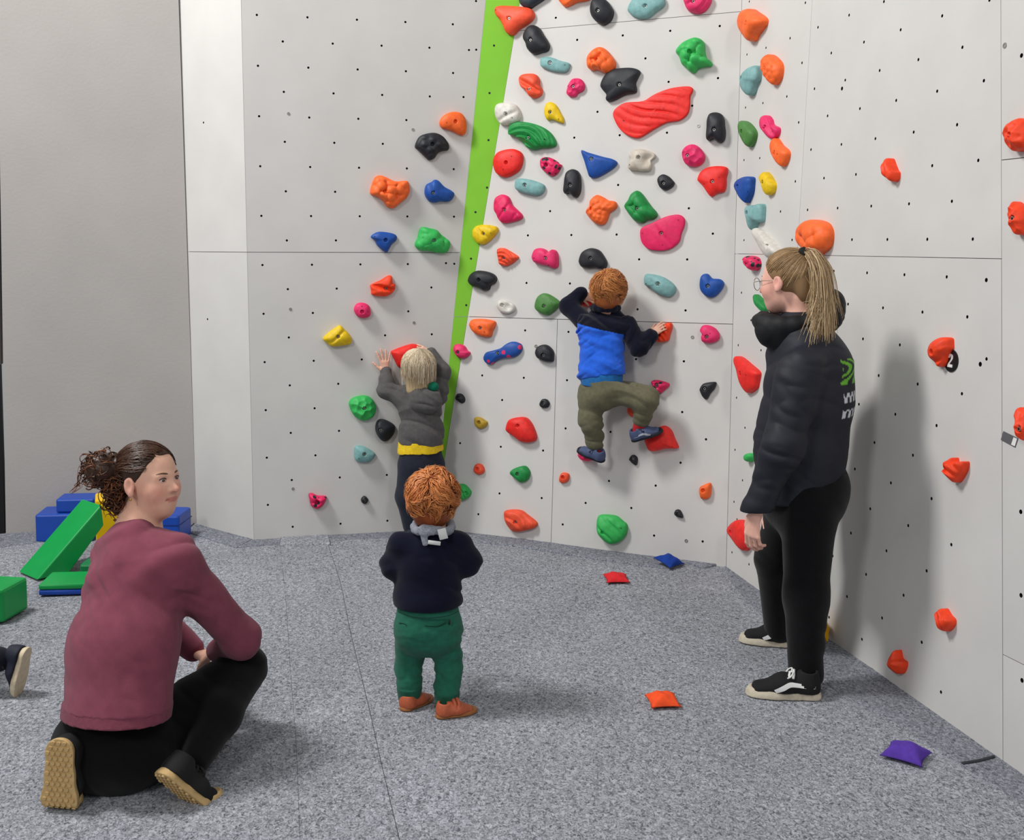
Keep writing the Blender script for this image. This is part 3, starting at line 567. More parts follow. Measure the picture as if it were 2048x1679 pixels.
# ---- left wall
h('L','c',[(812,230),(840,170),(900,130),(970,118),(1040,140),(1080,210),(1085,300),(1065,350),(1020,355),(960,325),(900,300),(840,285)],(970,220),'orange','smooth orange bean-shaped hold left of the green stripe',.05,nobolt=True,dots=[(880,230)])
h('L','c',[(563,470),(600,380),(660,345),(760,332),(840,365),(895,430),(910,480),(895,510),(840,520),(790,545),(760,590),(710,612),(670,580),(600,510)],(735,450),'black','black shell-shaped hold above the two blue ones',.055,'scale',(14,.14,.16),nobolt=True)
h('L','c',[(108,950),(125,850),(160,780),(210,765),(270,785),(360,825),(470,820),(500,850),(508,920),(480,990),(420,1040),(340,1100),(280,1085),(240,1030),(180,985)],(255,935),'orange','large bubbly orange hold left of a blue one',.06,'knob',(14,.3,.2),nobolt=True)
h('L','c',[(662,920),(680,860),(735,830),(760,810),(800,820),(860,880),(930,920),(962,955),(940,1010),(890,1035),(820,1030),(770,1043),(710,1030),(670,975)],(742,947),'blue','blue boxing-glove hold right of the large bubbly orange one',.055,dots=[(920,988)])
h('L','c',[(113,1390),(160,1350),(220,1338),(330,1355),(375,1385),(368,1430),(330,1460),(300,1510),(275,1548),(235,1530),(180,1480),(155,1430)],(262,1425),'blue','blue fin-shaped hold below the large bubbly orange one',.05,nobolt=True,dots=[(150,1388)])
h('L','c',[(563,1460),(590,1400),(610,1320),(640,1290),(700,1300),(780,1320),(830,1370),(870,1400),(915,1440),(918,1490),(880,1550),(800,1555),(700,1535),(620,1530),(575,1500)],(750,1428),'lgreen','green lumpy hold on the panel seam left of the green stripe',.06,'knob',(8,.2,.3),dots=[(640,1397),(843,1440)])
h('L','G',[(718,260),(740,240),(820,205),(900,158),(935,165),(945,230),(970,245),(965,300),(930,340),(860,370),(740,355),(728,310)],(880,288),'neon','angular orange hold split by a crack above a pink one',.055,'cleft',(75,.0,.45))
h('L','G',[(553,490),(580,445),(640,433),(700,460),(720,520),(710,570),(650,590),(590,575),(558,530)],(632,525),'pink','round pink hold with small pockets above the yellow one',.05,nobolt=True,dots=[(588,512),(685,522),(628,470)])
h('L','G',[(235,800),(280,750),(360,690),(410,665),(450,700),(500,750),(527,800),(515,850),(430,870),(330,878),(270,840)],(387,778),'yellow','yellow hold left of the blond child\'s spread hand',.06,'groove',(120,.5,.14))
h('L','G',[(928,940),(960,915),(1050,880),(1140,855),(1200,862),(1210,885),(1190,960),(1140,1060),(1040,1090),(1000,1085),(960,1010)],None,'red','red wedge hold gripped by the blond child',.055)
h('L','G',[(502,1470),(520,1420),(580,1390),(660,1380),(720,1400),(760,1450),(775,1510),(755,1580),(700,1620),(640,1632),(570,1600),(530,1550)],(655,1505),'lgreen','round green faceted hold left of the blond child\'s back',.065,'facet',(18,.28,.22))
h('L','I',[(207,770),(225,725),(270,715),(330,740),(362,770),(355,820),(320,870),(280,890),(240,870),(212,820)],(243,795),'black','smooth black hold beside the blond child\'s waist',.065)
h('L','I',[(37,950),(60,925),(120,935),(200,985),(190,1020),(150,1052),(90,1053),(42,1035)],(115,990),'teal','pale teal hold low on the wall left of the blond child',.05,dots=[(70,1022)])
h('L','T',[(752,1380),(770,1372),(800,1385),(848,1390),(840,1420),(820,1445),(795,1455),(765,1440),(757,1410)],(798,1418),M_PKBK,'pink and black spotted hold low at the left, lowest of the left wall',.045,'knob',(5,.25,.34),nobolt=True)
h('L','T',[(1035,1408),(1040,1395),(1054,1386),(1068,1395),(1075,1408),(1066,1424),(1054,1428),(1041,1422)],(1054,1408),'black','small round black disc hold low on the left wall',.028)
# ---- right wall
h('R','M',[(108,140),(130,85),(185,60),(230,75),(300,110),(303,150),(270,195),(235,235),(220,265),(190,275),(150,240),(120,195)],(190,155),'orange','smooth orange hold in the wall corner near the top',.075,nobolt=True)
h('R','M',[(268,420),(290,380),(330,367),(390,400),(415,440),(410,500),(385,550),(360,568),(330,545),(290,490)],(312,465),'orange','orange hold with a scaly patch in the corner beside a teal one',.055,'scale',(20,.15,.14),nobolt=True)
h('R','M',[(137,530),(170,480),(230,440),(263,445),(265,520),(240,560),(215,625),(185,640),(150,605),(140,560)],(150,525),'teal','pale teal pointed hold in the upper wall corner',.06,nobolt=True)
h('R','M',[(120,830),(140,812),(190,830),(238,880),(235,930),(205,983),(175,970),(140,910)],(150,885),'moss','dull green smooth hold in the wall corner',.05,nobolt=True)
h('R','M',[(260,820),(270,785),(305,775),(335,800),(350,835),(395,855),(395,890),(370,925),(340,930),(300,890),(270,860)],(300,855),'pink','pink ear-shaped hold on the right wall above an orange one',.045,'cleft',(45,.15,.4),nobolt=True,dots=[(340,880)])
h('R','M',[(332,965),(345,935),(370,932),(410,975),(455,1005),(465,1040),(440,1100),(415,1115),(370,1070),(340,1020)],(370,1028),'orange','smooth orange hold directly below the pink ear-shaped one',.045,nobolt=True,dots=[(400,1035)])
h('R','M',[(97,1240),(120,1205),(170,1185),(220,1190),(222,1240),(215,1290),(185,1350),(170,1358),(125,1310),(100,1270)],(125,1252),'blue','blue rounded hold in the wall corner beside a yellow one',.055,nobolt=True,dots=[(178,1285)])
h('R','M',[(260,1180),(290,1155),(320,1170),(350,1205),(368,1240),(360,1280),(345,1300),(315,1307),(285,1250)],(290,1225),'yellow','yellow hold beside the blue one near the wall corner',.045)
h('R','M',[(172,1410),(185,1380),(230,1377),(290,1370),(295,1440),(285,1485),(240,1495),(215,1540),(200,1535),(180,1470)],(190,1430),'teal','pale teal hooked hold above the long white one',.055)
h('R','M',[(200,1550),(240,1530),(300,1570),(350,1620),(390,1660),(400,1710),(330,1730),(285,1690),(245,1630)],(325,1655),'white','long white hold just above the standing woman\'s hair',.05,nobolt=True)
h('R','V',[(208,160),(240,138),(290,142),(335,165),(350,220),(320,265),(285,265),(250,225),(225,190)],(268,160),M_PKBK,'pink and black spotted hold in front of the standing woman\'s forehead',.05,'knob',(5,.25,.34),nobolt=True)
h('R','p',[(1590,473),(1595,452),(1610,441),(1630,439),(1652,446),(1662,461),(1662,480),(1655,497),(1640,506),(1633,516),(1618,508),(1600,494)],None,'orange','large orange paw-like hold behind the standing woman\'s ponytail',.07,'knob',(8,.26,.27))
h('R','V',[(112,1040),(130,1020),(180,1040),(260,1100),(345,1170),(340,1230),(320,1310),(270,1345),(235,1345),(190,1270),(140,1120)],(190,1180),'red','red triangular hold in front of the standing woman\'s chest',.05,nobolt=True,dots=[(248,1190)])
h('R','U',[(103,590),(120,555),(160,535),(190,545),(240,600),(250,680),(215,725),(180,705),(130,640)],(130,612),'red','red hold near the floor behind the standing woman\'s hand',.055,nobolt=True)
h('R','V',[(290,490),(310,480),(380,540),(420,600),(400,640),(350,600),(310,545)],None,'green','green hold mostly hidden by the standing woman\'s face',.04)
h('R','U',[(610,800),(655,788),(680,830),(687,890),(680,950),(668,970),(630,960),(600,880)],None,'lgreen','green ridged hold half hidden behind the standing woman\'s legs',.05,'ridge',(90,.2,.2))
h('R','U',[(205,160),(215,140),(250,140),(262,165),(245,190),(215,182)],None,'lgreen','green hold peeking out in front of the standing woman\'s sleeve',.04)
h('R','O',[(112,590),(130,548),(175,548),(210,600),(245,650),(272,675),(262,730),(235,758),(200,750),(165,730),(125,710),(122,650)],None,'neon','small orange hold alone high in the middle of the right wall',.05,'ridge',(20,.4,.15))
h('R','O',[(1210,300),(1240,240),(1330,190),(1420,165),(1500,200),(1540,330),(1500,430),(1400,468),(1330,472),(1250,400),(1215,340)],(1325,332),'neon','pitted orange-red hold at the right edge, highest of that column',.06,'scale',(12,-.18,.18))
h('R','O',[(1270,1110),(1285,970),(1320,945),(1380,965),(1440,1000),(1500,1100),(1480,1230),(1430,1255),(1360,1250),(1310,1200)],(1345,1105),'neon','craggy orange hold at the right edge below the pitted one',.05,'facet',(16,.3,.2))
h('R','N',[(523,440),(560,385),(660,348),(755,358),(768,420),(765,460),(720,520),(690,590),(650,622),(600,580),(550,530),(527,490)],(592,485),'neon','orange angular hold beside the round number sign',.055,'cleft',(110,-.25,.3))
h('R','N',[(1328,1020),(1380,993),(1430,1020),(1500,1060),(1540,1200),(1480,1310),(1430,1300),(1370,1260),(1345,1200),(1355,1140)],(1400,1200),'neon','orange hold at the right edge beside the grey tag',.05,'facet',(8,.25,.28))
h('R','Q',[(630,70),(675,45),(700,82),(790,85),(788,140),(750,190),(710,218),(680,200),(635,140)],(648,130),'neon','orange notched hold below the round number sign',.055,'ridge',(80,.3,.22),nobolt=True)
h('R','S',[(638,745),(650,720),(680,715),(720,760),(757,795),(750,830),(710,850),(680,830),(655,785)],None,'neon','orange slanted hold low on the right wall, second from the floor',.05,'ridge',(30,.25,.18))
h('R','S',[(378,1000),(400,960),(425,948),(445,1000),(483,1030),(480,1065),(455,1090),(420,1075),(390,1040)],None,'neon','orange crescent hold lowest on the right wall near the floor',.05,'facet',(8,.25,.28))

# ---- signs on the right wall
def disc_sign():
    pl = PR; u, v = pl.px(1903.5, 721); K = 40; r = .0385
    V = [(r * math.cos(2 * math.pi * k / K), r * math.sin(2 * math.pi * k / K), z) for z in (0., .004) for k in range(K)]
    Fs = [[k, (k + 1) % K, K + (k + 1) % K, K + k] for k in range(K)] + [[K + k for k in range(K)]]
    o = obj('number_sign', V, Fs, mat('sign_black', (24, 24, 26), .45, .08), None, pl.mat(u, v), smooth=False)
    tag(o, 'round black sign with a white number 2 beside an orange hold', 'sign')
    P = [(-.012, .008), (-.0105, .0145), (-.004, .0195), (.0045, .0192), (.011, .0145), (.0115, .007), (.007, .0005), (-.001, -.0065), (-.0035, -.0105), (.0118, -.0105), (.0118, -.0188), (-.0135, -.0188), (-.0135, -.0125), (-.0075, -.0055), (.0005, .002), (.003, .0065), (.0028, .0105), (.0002, .0125), (-.0032, .0115), (-.0045, .008)]
    P = [(x * 1.05, y * 1.2) for x, y in P]
    V = [(x, y, z) for z in (.0042, .0062) for x, y in P]; n = len(P)
    v2, _, f2, ov, _, _ = delaunay_2d_cdt([Vector(p) for p in P], [(i, (i + 1) % n) for i in range(n)], [], 1, 1e-8)
    Fs = [[n + ov[i][0] for i in f] for f in f2] + [[k, (k + 1) % n, n + (k + 1) % n, n + k] for k in range(n)]
    obj('numeral', V, Fs, mat('sign_white', (232, 232, 230), .5, .03), o, pl.mat(u, v), smooth=False)
disc_sign()
def tag_sign():
    pl = PR; c = pl.px(2020, 881); q = [pl.px(2008, 862), pl.px(2037, 876), pl.px(2031, 894), pl.px(2003, 879)]
    V = [(a[0] - c[0], a[1] - c[1], z) for z in (0., .003) for a in q]
    o = obj('wall_tag', V, [[4, 5, 6, 7], [0, 1, 5, 4], [1, 2, 6, 5], [2, 3, 7, 6], [3, 0, 4, 7]], mat('tag_grey', (98, 98, 102), .5, .05), None, pl.mat(c[0], c[1]), smooth=False)
    tag(o, 'small tilted grey tag beside the orange hold at the right edge', 'tag')
    q = [pl.px(2029, 874), pl.px(2036, 877), pl.px(2031.5, 892), pl.px(2024, 888.5)]
    V = [(a[0] - c[0], a[1] - c[1], z) for z in (.003, .0036) for a in q]
    obj('sticker', V, [[4, 5, 6, 7], [0, 1, 5, 4], [1, 2, 6, 5], [2, 3, 7, 6], [3, 0, 4, 7]], MATS['sign_white'], o, pl.mat(c[0], c[1]), smooth=False)
tag_sign()

# ================================================================== soft shapes: smooth unions of limbs, turned into one closed surface
def unit(v): v = np.asarray(v, float); return v / (np.linalg.norm(v) + 1e-12)
class Shape:
    def __init__(s): s.p = []; s.cuts = []; s.disp = None
    def cone(s, a, b, ra, rb=None, k=.02, sub=False):
        s.p.append(('c', np.asarray(a, float), np.asarray(b, float), float(ra), float(ra if rb is None else rb), k, sub)); return s
    def chain(s, pts, radii, k=.02):
        for i in range(len(pts) - 1): s.cone(pts[i], pts[i + 1], radii[i], radii[i + 1], k)
        return s
    def ell(s, c, r, R=None, k=.02, sub=False):
        s.p.append(('e', np.asarray(c, float), np.asarray(r, float), np.eye(3) if R is None else np.asarray(R, float), None, k, sub)); return s
    def ecap(s, a, b, ra, rb, X, k=.03, sub=False):
        a, b = np.asarray(a, float), np.asarray(b, float); ax = unit(b - a); X = unit(np.asarray(X, float) - ax * (np.asarray(X, float) @ ax)); Yv = np.cross(ax, X)
        s.p.append(('t', a, b, np.asarray(ra, float), np.asarray(rb, float), k, sub, X, Yv, ax)); return s
    def cut(s, p0, n): s.cuts.append((np.asarray(p0, float), unit(n))); return s
    def prim(s, q, P):
        if q[0] == 'c':
            a, b, ra, rb = q[1:5]; ab = b - a; L = ab @ ab + 1e-12; v = P - a; t = np.clip((v @ ab) / L, 0, 1)
            d = v - t[:, None] * ab; return np.sqrt((d * d).sum(1)) - (ra + (rb - ra) * t)
        if q[0] == 'e':
            v = (P - q[1]) @ q[3]; r = q[2]; k0 = np.sqrt(((v / r) ** 2).sum(1)); k1 = np.sqrt(((v / (r * r)) ** 2).sum(1)) + 1e-9
            return k0 * (k0 - 1) / k1
        a, b, ra, rb = q[1:5]; X, Yv, ax = q[7:10]; ab = b - a; L = ab @ ab + 1e-12; v = P - a; t = np.clip((v @ ab) / L, 0, 1)
        d = v - t[:, None] * ab; rx = ra[0] + (rb[0] - ra[0]) * t; ry = ra[1] + (rb[1] - ra[1]) * t; mn = np.minimum(rx, ry)
        return (np.sqrt((d @ X / rx) ** 2 + (d @ Yv / ry) ** 2 + (d @ ax / mn) ** 2) - 1) * mn
    def rad(s, q):
        if q[0] == 'c': return max(q[3], q[4])
        if q[0] == 'e': return max(q[2])
        return max(q[3].max(), q[4].max())
    def bounds(s):
        lo, hi = np.full(3, 1e9), np.full(3, -1e9)
        for q in s.p:
            if q[6]: continue
            r = s.rad(q) + .02
            for c in ((q[1], q[2]) if q[0] != 'e' else (q[1],)): lo = np.minimum(lo, c - r); hi = np.maximum(hi, c + r)
        for p0, n in s.cuts:                                         # axis aligned trimming only
            pass
        return lo, hi
    def ev(s, P, prims):
        d = np.full(len(P), 1.)
        for q in prims:
            v = s.prim(q, P); k = q[5]
            if q[6]:
                h = np.clip(.5 - .5 * (d + v) / k, 0, 1); d = d + (-v - d) * h + k * h * (1 - h)
            else:
                h = np.clip(.5 + .5 * (d - v) / k, 0, 1); d = d + (v - d) * h - k * h * (1 - h)
        for p0, n in s.cuts: d = np.maximum(d, (P - p0) @ n)
        if s.disp is not None:
            m = np.abs(d) < .035
            if m.any(): d[m] += s.disp(P[m])
        return d
    def mesh(s, vox=.004):
        lo, hi = s.bounds(); B = 12; nb = np.ceil((hi - lo) / (vox * B)).astype(int) + 1; N = nb * B
        D = np.full(N, .05, np.float32); g = np.arange(B)
        off = np.stack(np.meshgrid(g, g, g, indexing='ij'), -1).reshape(-1, 3) * vox
        bi = np.stack(np.meshgrid(*[np.arange(n) for n in nb], indexing='ij'), -1).reshape(-1, 3); cen = lo + (bi + .5) * (vox * B) - vox * .5
        R = vox * B * .87; best = np.full(len(bi), 9.); near = []
        for q in s.p:
            v = s.prim(q, cen); near.append(v < R + q[5] * 1.2 + .012)
            if not q[6]: best = np.minimum(best, v)
        near = np.array(near); act = np.nonzero((best < R + .03) & (best > -R * 1.25 - .03))[0]
        inside = np.nonzero(best <= -R * 1.25 - .03)[0]
        for a in inside: i, j, k = bi[a] * B; D[i:i + B, j:j + B, k:k + B] = -.05
        if s.cuts and len(inside):
            for a in inside:
                c = cen[a]
                if any((c - p0) @ n > -R for p0, n in s.cuts):
                    i, j, k = bi[a] * B; P = lo + bi[a] * (vox * B) + off
                    D[i:i + B, j:j + B, k:k + B] = np.maximum(-.05, np.max([(P - p0) @ n for p0, n in s.cuts], 0)).reshape(B, B, B)
        for a in act:
            pr = [q for q, f in zip(s.p, near[:, a]) if f]
            if not pr: continue
            i, j, k = bi[a] * B; D[i:i + B, j:j + B, k:k + B] = s.ev(lo + bi[a] * (vox * B) + off, pr).reshape(B, B, B)
        return nets(D, lo, vox)
def nets(D, lo, vox):
    'surface nets on a regular grid'
    S = D < 0; n = D.shape
    c = np.zeros((n[0] - 1, n[1] - 1, n[2] - 1), np.uint8)
    for i in (0, 1):
        for j in (0, 1):
            for k in (0, 1): c += S[i:n[0] - 1 + i, j:n[1] - 1 + j, k:n[2] - 1 + k]
    cells = np.argwhere((c > 0) & (c < 8)); idx = np.full(c.shape, -1, np.int64); idx[tuple(cells.T)] = np.arange(len(cells))
    acc = np.zeros((len(cells), 3)); cnt = np.zeros(len(cells))
    cor = [(i, j, k) for i in (0, 1) for j in (0, 1) for k in (0, 1)]
    val = {q: D[cells[:, 0] + q[0], cells[:, 1] + q[1], cells[:, 2] + q[2]].astype(float) for q in cor}
    for q in cor:
        for ax in range(3):
            if q[ax]: continue
            r = list(q); r[ax] = 1; r = tuple(r); a, b = val[q], val[r]; m = (a < 0) != (b < 0); t = np.zeros(len(a)); t[m] = a[m] / (a[m] - b[m])
            pt = np.array(q, float)[None].repeat(len(a), 0); pt[:, ax] = t; acc[m] += pt[m]; cnt[m] += 1
    V = lo + (cells + acc / cnt[:, None]) * vox; Q = []
    for ax in range(3):
        sl0 = [slice(None)] * 3; sl1 = [slice(None)] * 3; sl0[ax] = slice(0, -1); sl1[ax] = slice(1, None)
        a, b = S[tuple(sl0)], S[tuple(sl1)]; e = np.argwhere(a != b); o1, o2 = [(1, 2), (2, 0), (0, 1)][ax]
        e = e[(e[:, o1] > 0) & (e[:, o2] > 0) & (e[:, o1] < n[o1] - 1) & (e[:, o2] < n[o2] - 1)]
        u = np.zeros(3, int); u[o1] = 1; w = np.zeros(3, int); w[o2] = 1
        f = np.stack([idx[tuple((e - u - w).T)], idx[tuple((e - w).T)], idx[tuple(e.T)], idx[tuple((e - u).T)]], 1)
        flip = ~S[tuple(e.T)]; f[flip] = f[flip][:, ::-1]; Q.append(f)
    Q = np.concatenate(Q); return V, Q[(Q >= 0).all(1)]
def soft(name, sh, m, parent, vox=.004, col=None, relax=0):
    V, Q = sh.mesh(vox)
    for _ in range(relax):
        a = np.zeros_like(V); n = np.zeros(len(V))
        for i in range(4): np.add.at(a, Q[:, i], V[Q[:, (i + 1) % 4]]); np.add.at(n, Q[:, i], 1)
        V = V * .5 + .5 * a / np.maximum(n, 1)[:, None]
    return world_obj(name, V, Q, m, parent, col=None if col is None else col(V))
def wob(P, f, sd=0.):
    'cheap smooth noise, about -1..1'
    x, y, z = P[:, 0] * f, P[:, 1] * f, P[:, 2] * f
    return (np.sin(x + 1.7 * np.sin(y * .9 + sd) + sd) + np.sin(y * 1.1 + 1.9 * np.sin(z * .8 + 2 * sd) + 1.3) + np.sin(z * 1.05 + 1.6 * np.sin(x * 1.2 + sd) + 2.1)) / 3
def folds(amp, lam, dirv, sd=0., warp=1., lo=None):
    'cloth folds: irregular creases, mostly running across dirv'
    d = unit(dirv); a = unit(np.cross(d, [.31, .52, .79])); b = np.cross(d, a); k = 2 * math.pi / lam
    def f(P):
        q = np.c_[P @ d * k, P @ a * k * .32, P @ b * k * .32] + .9 * warp * wob(P, k * .22, sd)[:, None]
        g = .75 * wob(q, .62, sd) + .6 * wob(q, .33, sd + 3.); m = np.clip(.45 + 1.1 * wob(P, k * .13, sd + 7.), .08, 1)
        return amp * m * (.45 - 1.9 * np.minimum(np.abs(g), .55)) + amp * .2
    return f
def frame(fwd, up):
    'columns: right, forward, up'
    f = unit(fwd); u = np.asarray(up, float); u = unit(u - f * (u @ f)); return np.array([np.cross(f, u), f, u]).T

# ---- skin colours with lips, cheeks and brows in their own tone
def skin_mat(name, rgb): return mat(name, rgb, .5, .05, 60., .08, 300., .3, sss=.12, attr='Col')
def lin3(c): return np.array(lin(c)[:3])
def head_shape(sh, c, R, s, child=False):
    'head of height about s around centre c; R columns = right, forward, up'
    L = lambda x, y, z: c + R @ (np.array([x, y, z]) * s)
    e = lambda x, y, z, r, k=.03, sub=False, Rr=None: sh.ell(L(x, y, z), np.array(r) * s, R if Rr is None else R @ Rr, k * s, sub)
    if child:
        e(0, -.06, .10, (.355, .43, .39)); e(0, .12, -.12, (.29, .28, .33), .12); e(0, .17, -.36, (.15, .16, .10), .14)
        for sx in (-1, 1): e(.17 * sx, .22, -.2, (.13, .13, .14), .1)
    else:
        e(0, -.065, .135, (.335, .42, .355)); e(0, .13, -.10, (.272, .265, .32), .12); e(0, .225, -.405, (.105, .10, .085), .12)
        e(0, .09, -.29, (.185, .25, .155), .12)
        for sx in (-1, 1): e(.16 * sx, .235, -.13, (.10, .09, .10), .1)
    # brow, nose, lips
    e(0, .30, .055, (.20, .07, .05), .06)
    nz = .8 if child else 1.
    sh.cone(L(0, .345, .02), L(0, .445 * (.95 if child else 1), -.115), .026 * s, .040 * s * nz, .04 * s)
    for sx in (-1, 1):
        e(.046 * sx, .385, -.125, (.032, .040, .030), .03)
        e(.125 * sx, .375, .015, (.062, .035, .036), .04, True)                 # eye sockets
        e(.122 * sx, .318, .012, (.048, .048, .038), .012)                      # lids
        a = np.array([[1, 0, 0], [0, 1, 0], [0, 0, 1.]])
        e(.335 * sx, -.03, -.03, (.035, .085, .125), .02)                       # ear
        e(.372 * sx, -.005, -.02, (.03, .045, .075), .015, True)
        e(.335 * sx, -.01, -.135, (.028, .042, .042), .02)
    e(0, .358, -.225, (.080, .026, .016), .02); e(0, .350, -.266, (.070, .028, .018), .02)
    sh.cone(L(-.085, .345, -.245), L(.085, .345, -.245), .007 * s, .008 * s, .012 * s, True)
def skin_cols(base, c, R, s, lip=(176, 92, 84), blush=(214, 142, 122)):
    b, l, h = lin3(base), lin3(lip), lin3(blush)
    def f(V):
        q = ((V - c) @ R) / s; col = np.repeat(b[None], len(V), 0)
        m = np.exp(-((np.abs(q[:, 0]) - .19) / .1) ** 2 - ((q[:, 2] + .13) / .11) ** 2) * (q[:, 1] > .1) * .65
        col = col * (1 - m[:, None]) + h * m[:, None]
        m = np.exp(-(q[:, 0] / .05) ** 4 - ((q[:, 2] + .115) / .05) ** 2) * (q[:, 1] > .36) * .5; col = col * (1 - m[:, None]) + h * m[:, None]
        zl = -.246 + .10 * q[:, 0] ** 2 * 4
        m = ((np.abs(q[:, 0]) < .115) & (np.abs(q[:, 2] - zl) < .036 * np.sqrt(np.clip(1 - (q[:, 0] / .12) ** 2, 0, 1))) & (q[:, 1] > .28)).astype(float) * .75
        col = col * (1 - m[:, None]) + l * m[:, None]
        m = np.exp(-((np.abs(q[:, 0]) - .35) / .06) ** 2 - ((q[:, 2] + .03) / .14) ** 2) * .4; col = col * (1 - m[:, None]) + h * m[:, None]
        return col
    return f
def eyes(parent, c, R, s, iris=(86, 104, 96), brow=(74, 52, 38), lash=(48, 34, 28)):
    for sx in (-1, 1):
        L = lambda x, y, z: c + R @ (np.array([x, y, z]) * s)
        V, Fs = [], []; n, mm = 14, 10; r = .047 * s; o = L(.122 * sx, .322, .012)
        for i in range(mm + 1):
            th = math.pi * i / mm
            for k in range(n):
                a = 2 * math.pi * k / n; V.append(o + R @ (np.array([math.sin(th) * math.cos(a), math.cos(th), math.sin(th) * math.sin(a)]) * r * np.array([1, 1, .62])))
        for i in range(mm):
            for k in range(n): Fs.append([i * n + k, i * n + (k + 1) % n, (i + 1) * n + (k + 1) % n, (i + 1) * n + k])
        cols = np.array([lin3((20, 18, 18)) if i < 1 else lin3(iris) if i < 3 else lin3((222, 214, 208)) for i in range(mm + 1) for k in range(n)])
        world_obj('eye', V, Fs, mat('eye_surface', (220, 215, 210), .15, .02, attr='Col', spec=.6), parent, col=cols)
        P = [L((.045 + .17 * t) * sx, .372 - .085 * t ** 2, .082 + .035 * math.sin(t * 2.4) - .02 * t) for t in np.linspace(0, 1, 9)]
        Vb, Fb = tubes([P], [[.008 * s, .013 * s, .015 * s, .015 * s, .014 * s, .012 * s, .010 * s, .008 * s, .004 * s]], 6)
        world_obj('eyebrow', Vb, Fb, mat('brow_%d_%d_%d' % brow, brow, .8, .2, 400.), parent)
        P = [L((.072 + .108 * t) * sx, .377 - .04 * t ** 2 - .02 * (1 - t) ** 2, .030 + .02 * math.sin(t * 3.1) - .006) for t in np.linspace(0, 1, 8)]
        Vb, Fb = tubes([P], [.006 * s], 5); world_obj('eyelash', Vb, Fb, mat('lash_%d_%d_%d' % lash, lash, .7, .1), parent)

def hand(sh, w, fd, pn, side, s=1., curl=(.5, .5, .5, .5), spread=.12, thumb=(.6, .5), k=.004):
    'palm and five fingers from wrist w; fd finger direction, pn palm normal, side +1 when the thumb is on cross(fd, pn) side'
    f = unit(fd); n = unit(np.asarray(pn, float) - f * (np.asarray(pn, float) @ f)); t = np.cross(f, n) * side
    z = lambda a, b, c: w + (f * a + t * b + n * c) * s
    sh.ecap(z(.004, 0, 0), z(.072, .002, .002), (.024 * s, .0145 * s), (.037 * s, .0125 * s), t, .02 * s)
    ln_ = [(.040, .024, .019), (.044, .028, .020), (.041, .025, .019), (.032, .019, .017)]; ra = [.0085, .0088, .0083, .0073]
    for i in range(4):
        b = .026 - .0178 * i; a = z(.080 - .004 * abs(i - 1), b, .001); ang = spread * (1.2 - i * .8); dirv = f * math.cos(ang) + t * math.sin(ang); cu = 0.; p = a; r = ra[i] * s
        for j, l in enumerate(ln_[i]):
            cu += curl[i] * (.75, 1.0, .7)[j]; d = dirv * math.cos(cu) + n * math.sin(cu); q = p + d * l * s
            sh.cone(p, q, r * (1, .95, .88)[j], r * (.95, .88, .78)[j], k * s); p = q
    a = z(.014, .026, .004); d = f * math.cos(thumb[0]) + t * math.sin(thumb[0]); d = unit(d + n * thumb[1] * .6)
    b = a + d * .036 * s; sh.cone(a, b, .0135 * s, .0105 * s, .012 * s); d2 = unit(d + f * .35 + n * thumb[1] * .5); c2 = b + d2 * .03 * s; sh.cone(b, c2, .0105 * s, .0092 * s, k * s)
    d3 = unit(d2 + n * thumb[1] * .5); sh.cone(c2, c2 + d3 * .022 * s, .0092 * s, .0078 * s, k * s)

